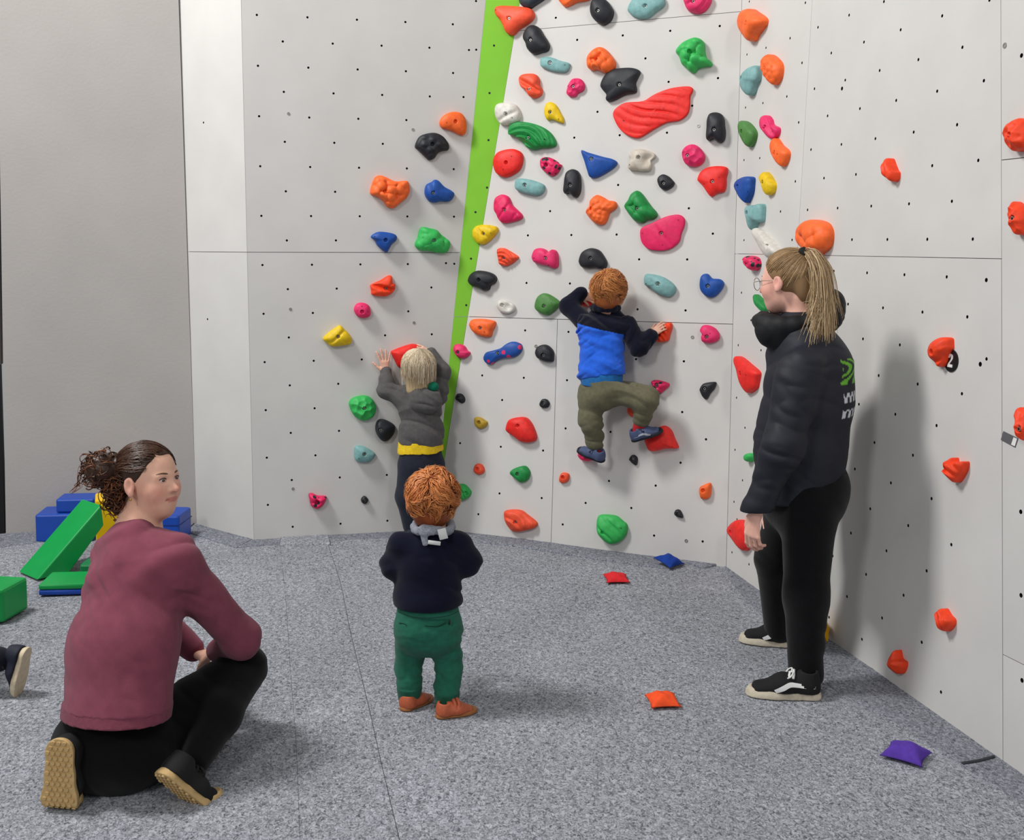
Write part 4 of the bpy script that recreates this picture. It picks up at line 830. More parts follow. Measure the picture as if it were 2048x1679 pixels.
# ---- hair made of many strands laid over the head
def hair_mat(name, a, b):
    if name in MATS: return MATS[name]
    m = bpy.data.materials.new(name); m.use_nodes = True; nt = m.node_tree; N = nt.nodes; bs = N['Principled BSDF']; bs.inputs['Roughness'].default_value = .42; bs.inputs['Specular IOR Level'].default_value = .35
    at = N.new('ShaderNodeAttribute'); at.attribute_name = 'Col'; nt.links.new(at.outputs['Color'], bs.inputs['Base Color']); MATS[name] = m; return m
def strands(name, lines, radii, m, parent, cols, seg=3):
    o = sorted(range(len(lines)), key=lambda i: len(lines[i])); lines, radii, cols = [lines[i] for i in o], [radii[i] for i in o], [cols[i] for i in o]
    V, Fs = tubes(lines, radii, seg, cap=False)
    cc = np.repeat(np.array(cols), [len(l) * seg for l in lines], 0)
    return world_obj(name, V, Fs, m, parent, col=cc)
def scalp_strands(c, R, rad, N, length, mask, crown=(0, -.35, 1), swirl=.5, wave=.0, lift=.006, r=.0016, tone=((150, 74, 30), (196, 112, 52)), seed=1, steps=8, flow=None, clump=0.):
    'strands that start on an ellipsoid scalp and run over it away from the crown'
    rng = np.random.RandomState(seed); cr = unit(crown); t0, t1 = lin3(tone[0]), lin3(tone[1]); rad = np.asarray(rad, float)
    nrm = lambda a: a / (np.linalg.norm(a, axis=1, keepdims=True) + 1e-9)
    n = nrm(rng.randn(N * 6, 3)); n = n[mask(n.T)][:N]; N = len(n); p = n * rad; out = []
    st = length * (.7 + .6 * rng.rand(N, 1)) / steps; sg = swirl * (.7 + .6 * rng.rand(N, 1)); ph = rng.rand(N, 1) * 6.3; lf = lift * (.5 + rng.rand(N, 1))
    for i in range(steps + 1):
        u = nrm(p / rad / rad); out.append(c + (p * (1 + lf * (.3 + i / steps) / rad.mean())) @ R.T); q = nrm(p / rad)
        d = flow(n, q, i / steps) if flow is not None else q - cr + sg * np.cross(np.repeat(cr[None], N, 0), q)
        if clump: d = nrm(d) + clump * np.stack([wob(q, 4.2, 1. + k) for k in range(3)], 1) * 1.6
        d = nrm(d - u * (d * u).sum(1, keepdims=True)); d = nrm(d + np.cross(u, d) * wave * np.sin(ph + i * 1.5)); p = p + d * st; p = p / np.linalg.norm(p / rad, axis=1, keepdims=True)
    L = np.stack(out, 1); R0 = r * (.6 + .8 * rng.rand(N)); f = np.array([(.75 if i == 0 else 1) * (1 - .8 * (i / steps) ** 3) for i in range(steps + 1)])
    w = np.clip(rng.rand(N, 1) * .7 + .3 * (wob(n, 5., 2.)[:, None] * .5 + .5), 0, 1); cols = (t0 * (1 - w) + t1 * w) * (.8 + .4 * rng.rand(N, 1))
    return list(L), list(R0[:, None] * f), list(cols)

# ---- shoes: built heel at the origin, toe along +x, sole down -z
def shoe(name, M, Ln, wd, ht, m_up, m_sole, parent, sole_h=.018, collar=None, lace=None, stripe=None, tread=None, lining=None, vox=.003, toe_up=0., cap=None, flip=1, bend=0.):
    root = empty(name); root.parent = parent; root.matrix_basis = parent_inv(parent) @ M
    I = Matrix.Identity(4); h = ht
    def bd(V):
        'toe part bends up about the ball of the foot'
        if not bend: return V
        V = np.array(V, float); x0 = .66 * Ln; t = np.clip((V[:, 0] - x0) / (.12 * Ln), 0, 1); ang = bend * t; dx = V[:, 0] - x0; ca, sa = np.cos(ang), np.sin(ang); sel = V[:, 0] > x0
        X = V[:, 0].copy(); X[sel] = x0 + dx[sel] * ca[sel] - V[sel, 2] * sa[sel]; Zz = V[:, 2].copy(); Zz[sel] = dx[sel] * sa[sel] + V[sel, 2] * ca[sel]; V[:, 0] = X; V[:, 2] = Zz; return V
    u = Shape(); u.ecap((.17 * Ln, 0, sole_h), (.17 * Ln, 0, h * .9), (wd * .36, .13 * Ln), (wd * .33, .12 * Ln), (0, 1, 0), .02)
    u.ecap((.18 * Ln, 0, h * .42), (.5 * Ln, 0, h * .44), (wd * .38, h * .45), (wd * .42, h * .40), (0, 1, 0), .03)
    u.ecap((.5 * Ln, 0, h * .36), (.82 * Ln, 0, h * .24 + toe_up), (wd * .43, h * .36), (wd * .40, h * .25), (0, 1, 0), .03)
    u.cut((0, 0, sole_h * .8), (0, 0, -1)); u.cut((0, 0, h), (0, 0, 1))
    if collar: u.ecap((.17 * Ln, 0, h * .72), (.17 * Ln, 0, h * 1.2), (wd * .27, .085 * Ln), (wd * .27, .085 * Ln), (0, 1, 0), .008, True)
    V, Q = u.mesh(vox); V = bd(V); up = obj('upper', V, Q, m_up, root, None)
    s2 = Shape()
    for a, b, ra, rb in ((.14, .40, .36, .35), (.40, .62, .35, .43), (.62, .80, .43, .40)):
        s2.cone((a * Ln, 0, 0), (b * Ln, 0, 0), ra * wd * 1.08, rb * wd * 1.08, .02)
    s2.cone((.80 * Ln, 0, 0), (.86 * Ln, 0, 0), .38 * wd, .33 * wd, .02)
    s2.cut((0, 0, 0), (0, 0, -1)); s2.cut((0, 0, sole_h), (0, 0, 1)); V, Q = s2.mesh(vox); V[:, 2] += toe_up * np.clip((V[:, 0] / Ln - .6) / .4, 0, 1) ** 2; V = bd(V)
    so = obj('sole', V, Q, m_sole, root, None)
    if tread:
        Vt, Ft = [], []; rng = random.Random(5); K = 6; st = .0165
        for i in range(int(Ln / st) + 1):
            for j in range(-4, 5):
                x, y = .04 * Ln + i * st * .9, (j + .5 * (i % 2)) * st; hw = np.interp(x / Ln, [0, .12, .4, .65, .85, 1], [.15, .34, .32, .42, .34, .1]) * wd
                if abs(y) > hw or x > .97 * Ln: continue
                b = len(Vt); r = st * .40
                for z, q in ((.001, 1.), (-.0045, .86)): Vt += [(x + r * q * math.cos(a * math.pi / 3), y + r * q * math.sin(a * math.pi / 3), z) for a in range(K)]
                Ft += [[b + a, b + (a + 1) % K, b + K + (a + 1) % K, b + K + a] for a in range(K)] + [[b + K + a for a in range(K)]]
        tag(obj('tread', bd(Vt), Ft, tread, so, None, smooth=False), kind='stuff')
    if lace:
        for i in range(5):
            x = (.36 + .062 * i) * Ln; z = h * (.93 - .085 * i); y = wd * .27
            P = [(x - .006, -y, z - .018), (x - .003, -y * .7, z - .004), (x + .002 * (-1) ** i, 0, z + .004), (x + .003, y * .7, z - .004), (x + .006, y, z - .018)]
            V, Fs = tubes([catmull(P, 12, False)], [.0046], 6); obj('lace', bd(V), Fs, lace, root, None)
        for sg in (-1, 1):
            P = [(.40 * Ln, 0, h * .90), (.38 * Ln, sg * .02, h * .97), (.42 * Ln, sg * .036, h * .86), (.46 * Ln, sg * .026, h * .74)]
            V, Fs = tubes([catmull(P, 14, False)], [.003], 6); obj('lace', bd(V), Fs, lace, root, None)
    if stripe:
        for sg in (-1, 1):
            top = [(.10, .62), (.22, .62), (.34, .64), (.44, .66), (.54, .52), (.63, .36)]; bot = [(.10, .48), (.22, .48), (.33, .49), (.42, .50), (.50, .38), (.60, .25)]
            Vs, Fs = [], []; me = up.data; co = np.array([v.co[:] for v in me.vertices]); co = co[co[:, 1] * sg > 0]
            tp, bt = catmull(top, 20, False), catmull(bot, 20, False); n = min(len(tp), len(bt))
            for a, b in zip(tp[:n], bt[:n]):
                for w_ in (0, .5, 1):
                    x, z = (a[0] * (1 - w_) + b[0] * w_) * Ln, (a[1] * (1 - w_) + b[1] * w_) * h
                    kx = np.argmin((co[:, 0] - x) ** 2 + (co[:, 2] - z) ** 2); Vs.append((x, co[kx, 1] + sg * .0016, z))
            for i in range(n - 1):
                for w_ in range(2): Fs.append([i * 3 + w_, i * 3 + w_ + 1, (i + 1) * 3 + w_ + 1, (i + 1) * 3 + w_])
            Vn = np.array(Vs); Vi = Vn.copy(); Vi[:, 1] -= sg * .004; k = len(Vs)
            Fs2 = Fs + [[a + k for a in reversed(f)] for f in Fs]
            obj('side_stripe', np.r_[Vn, Vi], Fs2, stripe, root, None)
    return root

# ================================================================== soft play blocks in the left corner
def vinyl(n, c): return mat('vinyl_' + n, c, .38, .06, 12., .05, 90., .4)
V_G, V_B, V_Y = vinyl('green', (10, 152, 72)), vinyl('blue', (22, 70, 168)), vinyl('yellow', (238, 192, 10))
def prism(name, poly, ext, m, label, cat='foam block', group='soft play blocks', bev=.006, parent=None):
    'solid: polygon (world points) pushed along ext, rounded edges'
    bm = bmesh.new(); a = [bm.verts.new(p) for p in poly]; b = [bm.verts.new(np.asarray(p) + ext) for p in poly]; n = len(poly)
    bm.faces.new(a[::-1]); bm.faces.new(b)
    for i in range(n): bm.faces.new((a[i], a[(i + 1) % n], b[(i + 1) % n], b[i]))
    bmesh.ops.recalc_face_normals(bm, faces=list(bm.faces)); bmesh.ops.bevel(bm, geom=list(bm.edges), offset=bev, segments=2, affect='EDGES', profile=.5)
    bm.verts.index_update(); V = [tuple(v.co) for v in bm.verts]; Fs = [[v.index for v in f.verts] for f in bm.faces]; bm.free()
    o = world_obj(name, V, Fs, m, parent, smooth=False)
    if label: tag(o, label, cat, group)
    return o
def block(name, loc, size, rz, m, label, bev=.01):
    V, Fs = rbox(*size, bev, 2); o = obj(name, V, Fs, m, None, Matrix.Translation(Vector([float(x) for x in loc])) @ Matrix.Rotation(rz, 4, 'Z'), smooth=False); tag(o, label, 'foam block', 'soft play blocks'); return o
def seam_loop(o, size, z, m, r=.0025):
    sx, sy = size[0] / 2 + .0005, size[1] / 2 + .0005; P = [(-sx, -sy, z), (sx, -sy, z), (sx, sy, z), (-sx, sy, z), (-sx, -sy, z)]
    V, Fs = tubes([[P[i], P[i + 1]] for i in range(4)], [r] * 4, 5); obj('seam', V, Fs, m, o, o.matrix_basis, smooth=True)
A2, A1, E2 = floor_at(74, 1161), floor_at(46, 1149), floor_at(139, 1146)
dd = unit(E2 - A2); nn = np.cross(dd, [0, 0, 1.]); _pw = Plane(nn, A2)
B2, F2 = _pw.hit(203, 1009), _pw.hit(208, 1050)
prism('foam_ramp', [A2 + [0, 0, .004], E2 + [0, 0, .004], F2, B2], (A1 - A2) * 1.35, V_G, 'long green foam ramp leaning up against the yellow block')
c = floor_at(150, 1100); block('foam_block', (c[0] - .13, c[1] + .26, 0.), (.30, .2, .15), .12, V_B, 'low blue foam block behind the green ramp')
c = floor_at(150, 1100); block('foam_block', (c[0] - .08, c[1] + .27, .151), (.2, .15, .075), .12, V_B, 'small blue foam block stacked behind the green ramp')
c = W(219, 1060, 5.74); yb = block('foam_block', (c[0] + .03, 5.74, .0), (.19, .18, .265), .35, V_Y, 'yellow foam block behind the crouching woman\'s neck', .008)
bl = block('foam_block', (W(345, 1080, 5.83)[0] - .055, 5.86, 0), (.24, .2, .155), -.05, V_B, 'blue foam block in front of the crouching woman\'s chin', .014); seam_loop(bl, (.24, .2), .1, mat('vinyl_blue_dark', (14, 46, 120), .4))
pd = block('foam_mat', (W(190, 1180, 4.98)[0], 5.0, 0.), (.46, .2, .026), .10, V_B, 'flat folded mat, green over blue, on the floor behind the woman\'s back', .008); pd['category'] = 'mat'
V, Fs = rbox(.46, .2, .026, .008, 2); obj('top_layer', V, Fs, V_G, pd, pd.matrix_basis @ Matrix.Translation((0, 0, .0262)), smooth=False)
block('foam_block', (W(232, 1135, 5.27)[0], 5.27, 0), (.3, .16, .055), .05, vinyl('deep_green', (14, 120, 66)), 'low dark green foam pad under the ramp').__setitem__('category', 'mat')
c = floor_at(7, 1247); d1 = unit(floor_at(50, 1222) - c); d2 = np.array([-d1[1], d1[0], 0]); 
prism('foam_cube', [c + [0, 0, .002], c + d1 * .19 + [0, 0, .002], c + d1 * .19 + d2 * .2 + [0, 0, .002], c + d2 * .2 + [0, 0, .002]], (0, 0, .145), V_G, 'green foam cube cut by the left edge of the picture', bev=.014)

# ================================================================== bean bags on the floor
def beanbag(loc, sx, sy, t, rz, rgb, label, tilt=(0, 0), seed=0):
    n = 22; V, Fs = [], []; rng = np.random.RandomState(seed); a0 = rng.rand(4) * 6
    for sg in (1, -1):
        for j in range(n + 1):
            for i in range(n + 1):
                x, y = -1 + 2 * i / n, -1 + 2 * j / n; e = ((1 - abs(x) ** 2.2) * (1 - abs(y) ** 2.2)) ** .5
                px, py = x * (1 - .13 * (1 - y * y)), y * (1 - .13 * (1 - x * x)); w = .10 * math.sin(5 * x + a0[0] + 2 * y) + .08 * math.sin(6 * y - 3 * x + a0[1])
                z = e * (1 + w) * t if sg > 0 else -e * t * .35
                V.append((px * sx / 2 * (1 + .03 * math.sin(4 * y + a0[2])), py * sy / 2, z + .006 * (abs(x) * abs(y)) ** 3 * math.sin(a0[3] + 3 * x + 2 * y)))
    N = (n + 1) ** 2
    for s0 in (0, 1):
        for j in range(n):
            for i in range(n):
                f = [s0 * N + j * (n + 1) + i, s0 * N + j * (n + 1) + i + 1, s0 * N + (j + 1) * (n + 1) + i + 1, s0 * N + (j + 1) * (n + 1) + i]; Fs.append(f if s0 == 0 else f[::-1])
    M = Matrix.Translation(Vector([float(q) for q in loc])) @ Matrix.Rotation(rz, 4, 'Z') @ Matrix.Rotation(tilt[0], 4, 'X') @ Matrix.Rotation(tilt[1], 4, 'Y')
    o = obj('bean_bag', V, Fs, mat('bag_%d_%d_%d' % rgb, rgb, .85, .12, 60., .3, 500., .2), None, M); tag(o, label, 'bean bag', 'small bean bags lying on the floor')
    P = [(s * sx / 2 * (1 - .13 * (1 - q * q)), q * sy / 2, 0) if k else (q * sx / 2, s * sy / 2 * (1 - .13 * (1 - q * q)), 0) for k in (0, 1) for s in (-1, 1) for q in np.linspace(-1, 1, 13)]
    Vt, Ft = tubes([P[i * 13:(i + 1) * 13] for i in range(4)], [.0016] * 4, 5); obj('hem', Vt, Ft, mat('bag_hem_%d_%d_%d' % rgb, tuple(int(v * .75) for v in rgb), .9), o, M)
    return o
def bg_at(x, y, z): p = floor_at(x, y, z); return (p[0], p[1], z + hz(p[0], p[1]))
beanbag(bg_at(1233, 1154, .012), .112, .125, .026, .05, (214, 42, 48), 'small red bean bag on the carpet below the big green hold', seed=1)
beanbag(bg_at(1338, 1120, .030), .112, .112, .026, .75, (26, 62, 150), 'small blue bean bag lying at the foot of the wall', (.25, 0), 2)
beanbag(bg_at(1326, 1397, .013), .108, .105, .030, .1, (240, 84, 40), 'small orange bean bag in the middle of the carpet', seed=3)
beanbag(bg_at(1812, 1505, .014), .128, .115, .034, -.62, (86, 56, 158), 'small purple bean bag near the foot of the right wall', seed=4)
p = PR.hit(1664, 1268); beanbag((p[0] - .045, p[1], .055), .10, .10, .026, PR.n[0] * 0 + 1.35, (228, 168, 20), 'small yellow bean bag propped on the wall behind the standing woman\'s shoe', (1.15, .0), 5)

# ================================================================== people
def person(label, base):
    o = empty('person', base); return tag(o, label, 'person')
CL = lambda n, c, **k: mat('cloth_' + n, c, .9, k.get('var', .14), k.get('scale', 60.), k.get('bump', .35), k.get('bs', 700.), .12, sheen=k.get('sheen', .1))
SK = (222, 172, 150)
# ------------------------------------------------------------------ toddler in the middle, seen from behind
def toddler():
    Y = 3.72; J = lambda x, y, d=0.: W(x, y, Y + d)
    root = person('red-haired toddler in navy jumper and green trousers standing, back to the camera', floor_at(868, 1428))
    up = np.array([0, 0, 1.]); hs = .205; hc = J(866, 1000, .03); R = frame((.12, 1, -.05), up)
    nb = J(866, 1062, 0); ch = J(856, 1120, .01); wa = J(855, 1190, .01); pe = J(856, 1235, .0)
    shL, shR = J(803, 1088), J(916, 1086); elL, elR = J(786, 1128, .03), J(936, 1126, .03); wrL, wrR = J(812, 1136, .17), J(908, 1134, .17)
    hiL, hiR = J(825, 1262), J(888, 1262); knL, knR = J(817, 1330, .02), J(896, 1332, .0); anL, anR = J(819, 1388, .0), J(894, 1398, -.04)
    b = Shape(); head_shape(b, hc, R, hs, True); b.cone(hc - R[:, 2] * .07, nb, .042, .045, .03)
    b.ecap(nb - up * .04, ch, (.055, .04), (.085, .065), (1, 0, 0), .03); b.ecap(ch, wa, (.085, .07), (.095, .08), (1, 0, 0), .03); b.ecap(wa, pe, (.095, .08), (.10, .085), (1, 0, 0), .03)
    for s, e, w in ((shL, elL, wrL), (shR, elR, wrR)): b.chain([s, e, w], [.034, .027, .02], .02)
    for h, k, a in ((hiL, knL, anL), (hiR, knR, anR)): b.chain([h, k, a, a - up * .03], [.045, .03, .026, .028], .015)
    hand(b, wrL, (.5, .8, .1), (.6, -.2, -.4), 1, .62, (.6,) * 4); hand(b, wrR, (-.5, .8, .1), (-.6, -.2, -.4), -1, .62, (.6,) * 4)
    soft('body', b, skin_mat('skin_child', SK), root, .0040, skin_cols(SK, hc, R, hs)); eyes(root, hc, R, hs, brow=(150, 90, 50), lash=(120, 80, 50))
    # jumper
    t = Shape(); X = (1, 0, 0)
    t.ecap(nb - up * .015, ch, (.068, .06), (.105, .085), X, .04); t.ecap(ch, wa, (.106, .085), (.117, .098), X, .04); t.ecap(wa, J(856, 1204), (.119, .10), (.118, .103), X, .02)
    for s, e, w in ((shL, elL, wrL), (shR, elR, wrR)): t.chain([s, e, w], [.046, .041, .033], .035)
    t.cut(J(856, 1208), (0, 0, -1)); t.cut(J(866, 1052), (0, 0, 1)); t.disp = folds(.011, .09, (.3, .3, 1), 1.)
    soft('jumper', t, CL('navy', (13, 16, 36)), root, .004)
    # trousers
    p = Shape(); p.ecap(J(856, 1200), J(856, 1240), (.104, .09), (.112, .10), X, .03); p.ell(J(836, 1266, -.015), (.078, .08, .08), None, .04); p.ell(J(878, 1266, -.015), (.078, .08, .08), None, .04)
    for h, k, a in ((hiL, knL, anL), (hiR, knR, anR)): p.chain([h, k, a + up * .02], [.064, .051, .046], .012)
    p.cut(J(856, 1195), (0, 0, 1)); 
    fa, fb = folds(.014, .062, (.25, .2, 1), 2.4, 1.1), folds(.007, .04, (-.2, 0, 1), .4)
    p.disp = lambda P: fa(P) * np.clip((J(0, 1262)[2] + .06 - P[:, 2]) / .1, .15, 1) + fb(P) * .5
    tr = soft('trousers', p, CL('green', (36, 100, 80)), root, .004)
    for a in (anL, anR):
        c = Shape(); c.ecap(a + up * .025, a - up * .012, (.045, .046), (.040, .042), X, .01); c.cut(a - up * .016, (0, 0, -1)); c.cut(a + up * .03, (0, 0, 1)); soft('cuff', c, CL('green_rib', (30, 86, 68)), tr, .003)
    dk = CL('green_seam', (18, 62, 48))
    def on(sh_pts): return sh_pts
    P = [J(x, y, -.0) for x, y in ((790, 1222), (815, 1231), (855, 1235), (895, 1230), (922, 1218))]; P = [W(x, y, Y - .094 - .016 * math.cos((x - 856) / 66)) for x, y in ((796, 1222), (815, 1230), (835, 1234), (856, 1235), (880, 1233), (900, 1229), (916, 1221))]
    V, Fs = tubes([catmull(P, 24, False)], [.0022], 5); world_obj('seam', V, Fs, dk, tr)
    for pts in (((798, 1245), (813, 1250), (814, 1275), (808, 1284)), ((850, 1251), (875, 1252), (893, 1243))):
        V, Fs = tubes([catmull([W(x, y, Y - .098 + .05 * abs((x - 856) / 66) ** 3) for x, y in pts], 14, False)], [.002], 5); world_obj('pocket_seam', V, Fs, dk, tr)
    q = W(899, 1249, Y - .088); V, Fs = rbox(.006, .004, .017, .001, 1); obj('label_tab', V, Fs, mat('tab_black', (16, 16, 18), .6), tr, Matrix.Translation(Vector(q.tolist())))
    # bib tied at the nape
    gm = CL('bib', (138, 142, 152), var=.3, scale=220.)
    s = Shape()
    for a in np.linspace(0, 2 * math.pi, 17)[:-1]:
        a2 = a + 2 * math.pi / 16; f = lambda q: nb + up * (.016 + .006 * math.sin(3 * q)) + np.array([.064 * math.cos(q), .062 * math.sin(q), 0]); s.cone(f(a), f(a2), .014, .014, .008)
    s.ecap(J(845, 1055, -.065), J(851, 1088, -.078), (.017, .008), (.011, .006), X, .01); s.ecap(J(845, 1058, -.065), J(868, 1062, -.07), (.016, .007), (.012, .006), X, .01)
    s.disp = folds(.003, .025, (.3, 0, 1), .7); bib = soft('bib', s, gm, root, .0025)
    for (x, y), (w, h), rz in (((888, 1067), (.029, .037), -.25), ((868, 1085), (.043, .014), .12)):
        V, Fs = rbox(w, .002, h, .0008, 1); o = W(x, y, Y - .083); obj('care_label', V, Fs, mat('label_white', (214, 214, 212), .7, .06, 300.), bib, Matrix.Translation(Vector((o - up * h / 2).tolist())) @ Matrix.Rotation(rz, 4, 'Y'))
    # hair: tousled copper
    hr = Shape(); hr.ell(hc + R @ [0, -.018, .022], (.077, .092, .082), R, .01); hr.ell(hc + R @ [0, -.03, -.045], (.062, .064, .05), R, .03); hr.cut(hc + R @ [0, .03, 0], R @ unit((0, 1, -.5))); hr.disp = lambda P: .0022 * wob(P, 110.)
    cb = lin3((132, 62, 24)); hair = soft('hair', hr, hair_mat('hair_copper', 0, 0), root, .004, lambda V: np.repeat(cb[None], len(V), 0))
    Lx, rr, cc = scalp_strands(hc + R @ [0, -.014, .018], R, (.082, .098, .087), 2100, .075, lambda n: (n[1] < .35 + .5 * n[2]) & (n[2] > -.75), (.1, -.5, .75), .35, .5, .012, .0016, ((158, 74, 28), (250, 172, 104)), 3, clump=1.1)
    strands('locks', Lx, rr, hair_mat('hair_copper', 0, 0), hair, cc)
    # nape whorl
    # shoes: tan leather
    tan, gum = mat('tan_leather', (178, 88, 56), .6, .15, 80., .2), mat('gum_sole', (156, 98, 52), .6, .12, 60.)
    def foot(hx, hy, tx, ty):
        h0, t0 = floor_at(hx, hy), floor_at(tx, ty); d = unit([t0[0] - h0[0], t0[1] - h0[1], 0]); L = np.linalg.norm(t0 - h0); s = np.cross(up, d); o = h0 + up * (hz(h0[0], h0[1]) + .002)
        return Matrix([[d[i], s[i], up[i], o[i]] for i in range(3)] + [[0, 0, 0, 1]]), L
    M, L = foot(806, 1420, 862, 1392); shoe('shoe', M, .142, .066, .05, tan, gum, root, .012, True, vox=.0025)
    M, L = foot(874, 1434, 958, 1418); sr = shoe('shoe', M, .142, .066, .05, tan, gum, root, .012, True, vox=.0025)
    for xx in (.42, .52):
        V, Fs = tubes([catmull([(xx * .14, -.028, .028), (xx * .14, -.018, .046), (xx * .14, 0, .053), (xx * .14, .018, .046), (xx * .14, .028, .028)], 14, False)], [.0065], 6); obj('strap', V, Fs, tan, sr, sr.matrix_world if 0 else parent_inv(sr).inverted())
toddler()
# ------------------------------------------------------------------ woman crouching at the left, looking round to the right
def croucher():
    root = person('crouching woman in a plum sweatshirt and black leggings, curly brown hair in a bun', floor_at(230, 1610)); up = np.array([0, 0, 1.])
    rt = unit((.86, -.5, 0)); 
    pe, hem, mid, chs, nb = W(222, 1490, 3.17), W(232, 1432, 3.14), W(246, 1290, 3.22), W(276, 1150, 3.32), W(277, 1062, 3.40)
    hiL, hiR = W(172, 1492, 3.18), W(285, 1486, 3.22); knR, anR = W(487, 1336, 3.50), W(383, 1534, 3.13); knL, anL = W(215, 1445, 3.55), W(128, 1512, 3.08)
    shR, elR, wrR = W(352, 1128, 3.30), W(482, 1278, 3.42), W(436, 1302, 3.56); shL, elL, wrL = W(238, 1100, 3.48), W(310, 1235, 3.66), W(385, 1300, 3.62)
    hs = .240; hc = W(299, 960, 3.42); R = frame((.90, -.42, .10), (-.14, .12, 1))
    b = Shape(); head_shape(b, hc, R, hs); b.cone(hc + R @ [0, -.05, -.05], nb, .044, .051, .014); b.cone(nb, chs, .07, .08, .05)
    b.ecap(chs, mid, (.13, .10), (.125, .095), rt, .05); b.ecap(mid, pe, (.125, .095), (.14, .10), rt, .05)
    b.chain([shR, elR, wrR], [.045, .037, .026], .03); b.chain([shL, elL, wrL], [.045, .037, .026], .03); b.cone(chs + up * .01, shR, .05, .045, .04); b.cone(chs + up * .01, shL, .05, .045, .04)
    for h, k, a in ((hiL, knL, anL), (hiR, knR, anR)): b.chain([h, k, a], [.07, .05, .034], .03)
    hand(b, wrR, (-.5, .75, -.25), (.2, .2, -.9), 1, .95, (.45,) * 4); hand(b, wrL, (.9, .2, -.3), (0, -.2, -.9), -1, .95, (.45,) * 4)
    sk = (226, 176, 152); soft('body', b, skin_mat('skin_adult', sk), root, .0040, skin_cols(sk, hc, R, hs, (196, 112, 104), (224, 150, 132))); eyes(root, hc, R, hs, (70, 66, 58), (104, 74, 54), (60, 40, 32))
    # sweatshirt
    t = Shape(); t.ecap(hem, mid, (.184, .142), (.170, .136), rt, .06); t.ecap(mid, chs, (.170, .136), (.168, .128), rt, .06); t.ecap(chs, chs + (nb - chs) * .55, (.162, .12), (.115, .085), rt, .05); t.cone(nb - (nb - chs) * .3, nb, .075, .062, .04)
    t.chain([shR, elR], [.078, .062], .05); t.chain([elR, wrR], [.062, .043], .03); t.chain([shL, elL, wrL], [.075, .06, .043], .04); t.cone(chs + up * .05, shR, .085, .075, .05); t.cone(chs + up * .05, shL, .085, .075, .05)
    ax = unit(nb - hem); t.cut(hem + up * .024, -unit(ax * .3 + up * .7)); t.cut(nb + ax * .014, unit(ax + .45 * unit(hc - nb) - .3 * rt))
    f1, f2 = folds(.017, .17, (-.55, .2, .8), 1.3), folds(.010, .075, (.6, 0, .8), 3.1)
    t.disp = lambda P: f1(P) + f2(P) * .8
    plum = CL('plum', (128, 66, 82), var=.12, scale=25.); sw = soft('sweatshirt', t, plum, root, .005)
    h = Shape(); h.ecap(hem + ax * .10, hem - ax * .08, (.181, .139), (.176, .134), rt, .01); h.cut(hem + up * .000, -unit(ax * .3 + up * .7)); h.cut(hem + up * .040, unit(ax * .3 + up * .7)); h.disp = folds(.004, .12, (.9, .3, 0), 5.)
    soft('hem_band', h, CL('plum_rib', (118, 60, 75), bs=400.), sw, .004)
    c = Shape(); n = 18; cx = unit(np.cross(ax, [1, 0, 0])); cy = np.cross(ax, cx)
    for i in range(n):
        f = lambda q: nb + ax * .002 + .062 * (cx * math.cos(q) + cy * math.sin(q)); c.cone(f(2 * math.pi * i / n), f(2 * math.pi * (i + 1) / n), .0105, .0105, .004)
    soft('neck_band', c, MATS['cloth_plum_rib'], sw, .003)
    # leggings
    p = Shape(); p.ecap(pe + up * .02, pe - up * .0, (.148, .125), (.158, .135), rt, .04); p.ell(W(180, 1500, 3.14), (.10, .12, .105), None, .05); p.ell(W(262, 1502, 3.15), (.105, .12, .105), None, .05)
    p.chain([hiR, knR], [.112, .074], .06); p.chain([knR, anR + (knR - anR) * .5, anR + (knR - anR) * .04], [.070, .068, .045], .03); p.chain([hiL, knL], [.095, .068], .05); p.chain([knL, anL], [.062, .042], .02)
    p.disp = folds(.005, .10, (.5, .3, .7), 2.)
    soft('leggings', p, CL('black', (11, 11, 13), var=.2), root, .0055)
    # hair pulled back into a curly bun
    hm = hair_mat('hair_brown', 0, 0); tone = ((42, 27, 20), (92, 58, 40)); ctr = hc + R @ [0, -.015, .031]; rad = np.array([.086, .104, .090])
    hr = Shape(); hr.ell(ctr, rad * .985, R, .01); hr.ell(hc + R @ [0, -.085, -.025], (.055, .04, .06), R, .03); bun = W(203, 938, 3.40); hr.ell(bun, (.050, .048, .052), None, .02); hr.cone(bun, ctr - R[:, 1] * .06, .035, .05, .03); hr.cone(W(225, 985, 3.40), W(236, 1018, 3.40), .03, .018, .02)
    hr.cut(hc + R @ [0, .062, .075], R @ unit((0, 1, -.62))); hr.disp = lambda P: .003 * wob(P, 95.)
    for sx in (-1, 1): hr.ell(hc + R @ [.085 * sx, .075, -.045], (.045, .075, .075), R, .012, True)
    cb = lin3((58, 37, 26)); hair = soft('hair', hr, hm, root, .0038, lambda V: np.repeat(cb[None], len(V), 0))
    bl = (bun - ctr) @ R; bl = bl / np.linalg.norm(bl)
    hl = lambda n: ((n[1] < .64 + .25 * n[2]) & (n[2] > .02)) | ((n[1] < -.05) & (n[2] > -.6))
    Lx, rr, cc = scalp_strands(ctr, R, rad * 1.0, 1500, .12, hl, tuple(-bl), .15, .25, .004, .0013, tone, 7, flow=lambda n, q, t_: bl - q * .2)
    strands('pulled_back_locks', Lx, rr, hm, hair, cc)
    rng = np.random.RandomState(4); Ls, Rr, Cc = [], [], []; t0, t1 = lin3((50, 31, 22)), lin3((132, 78, 46))
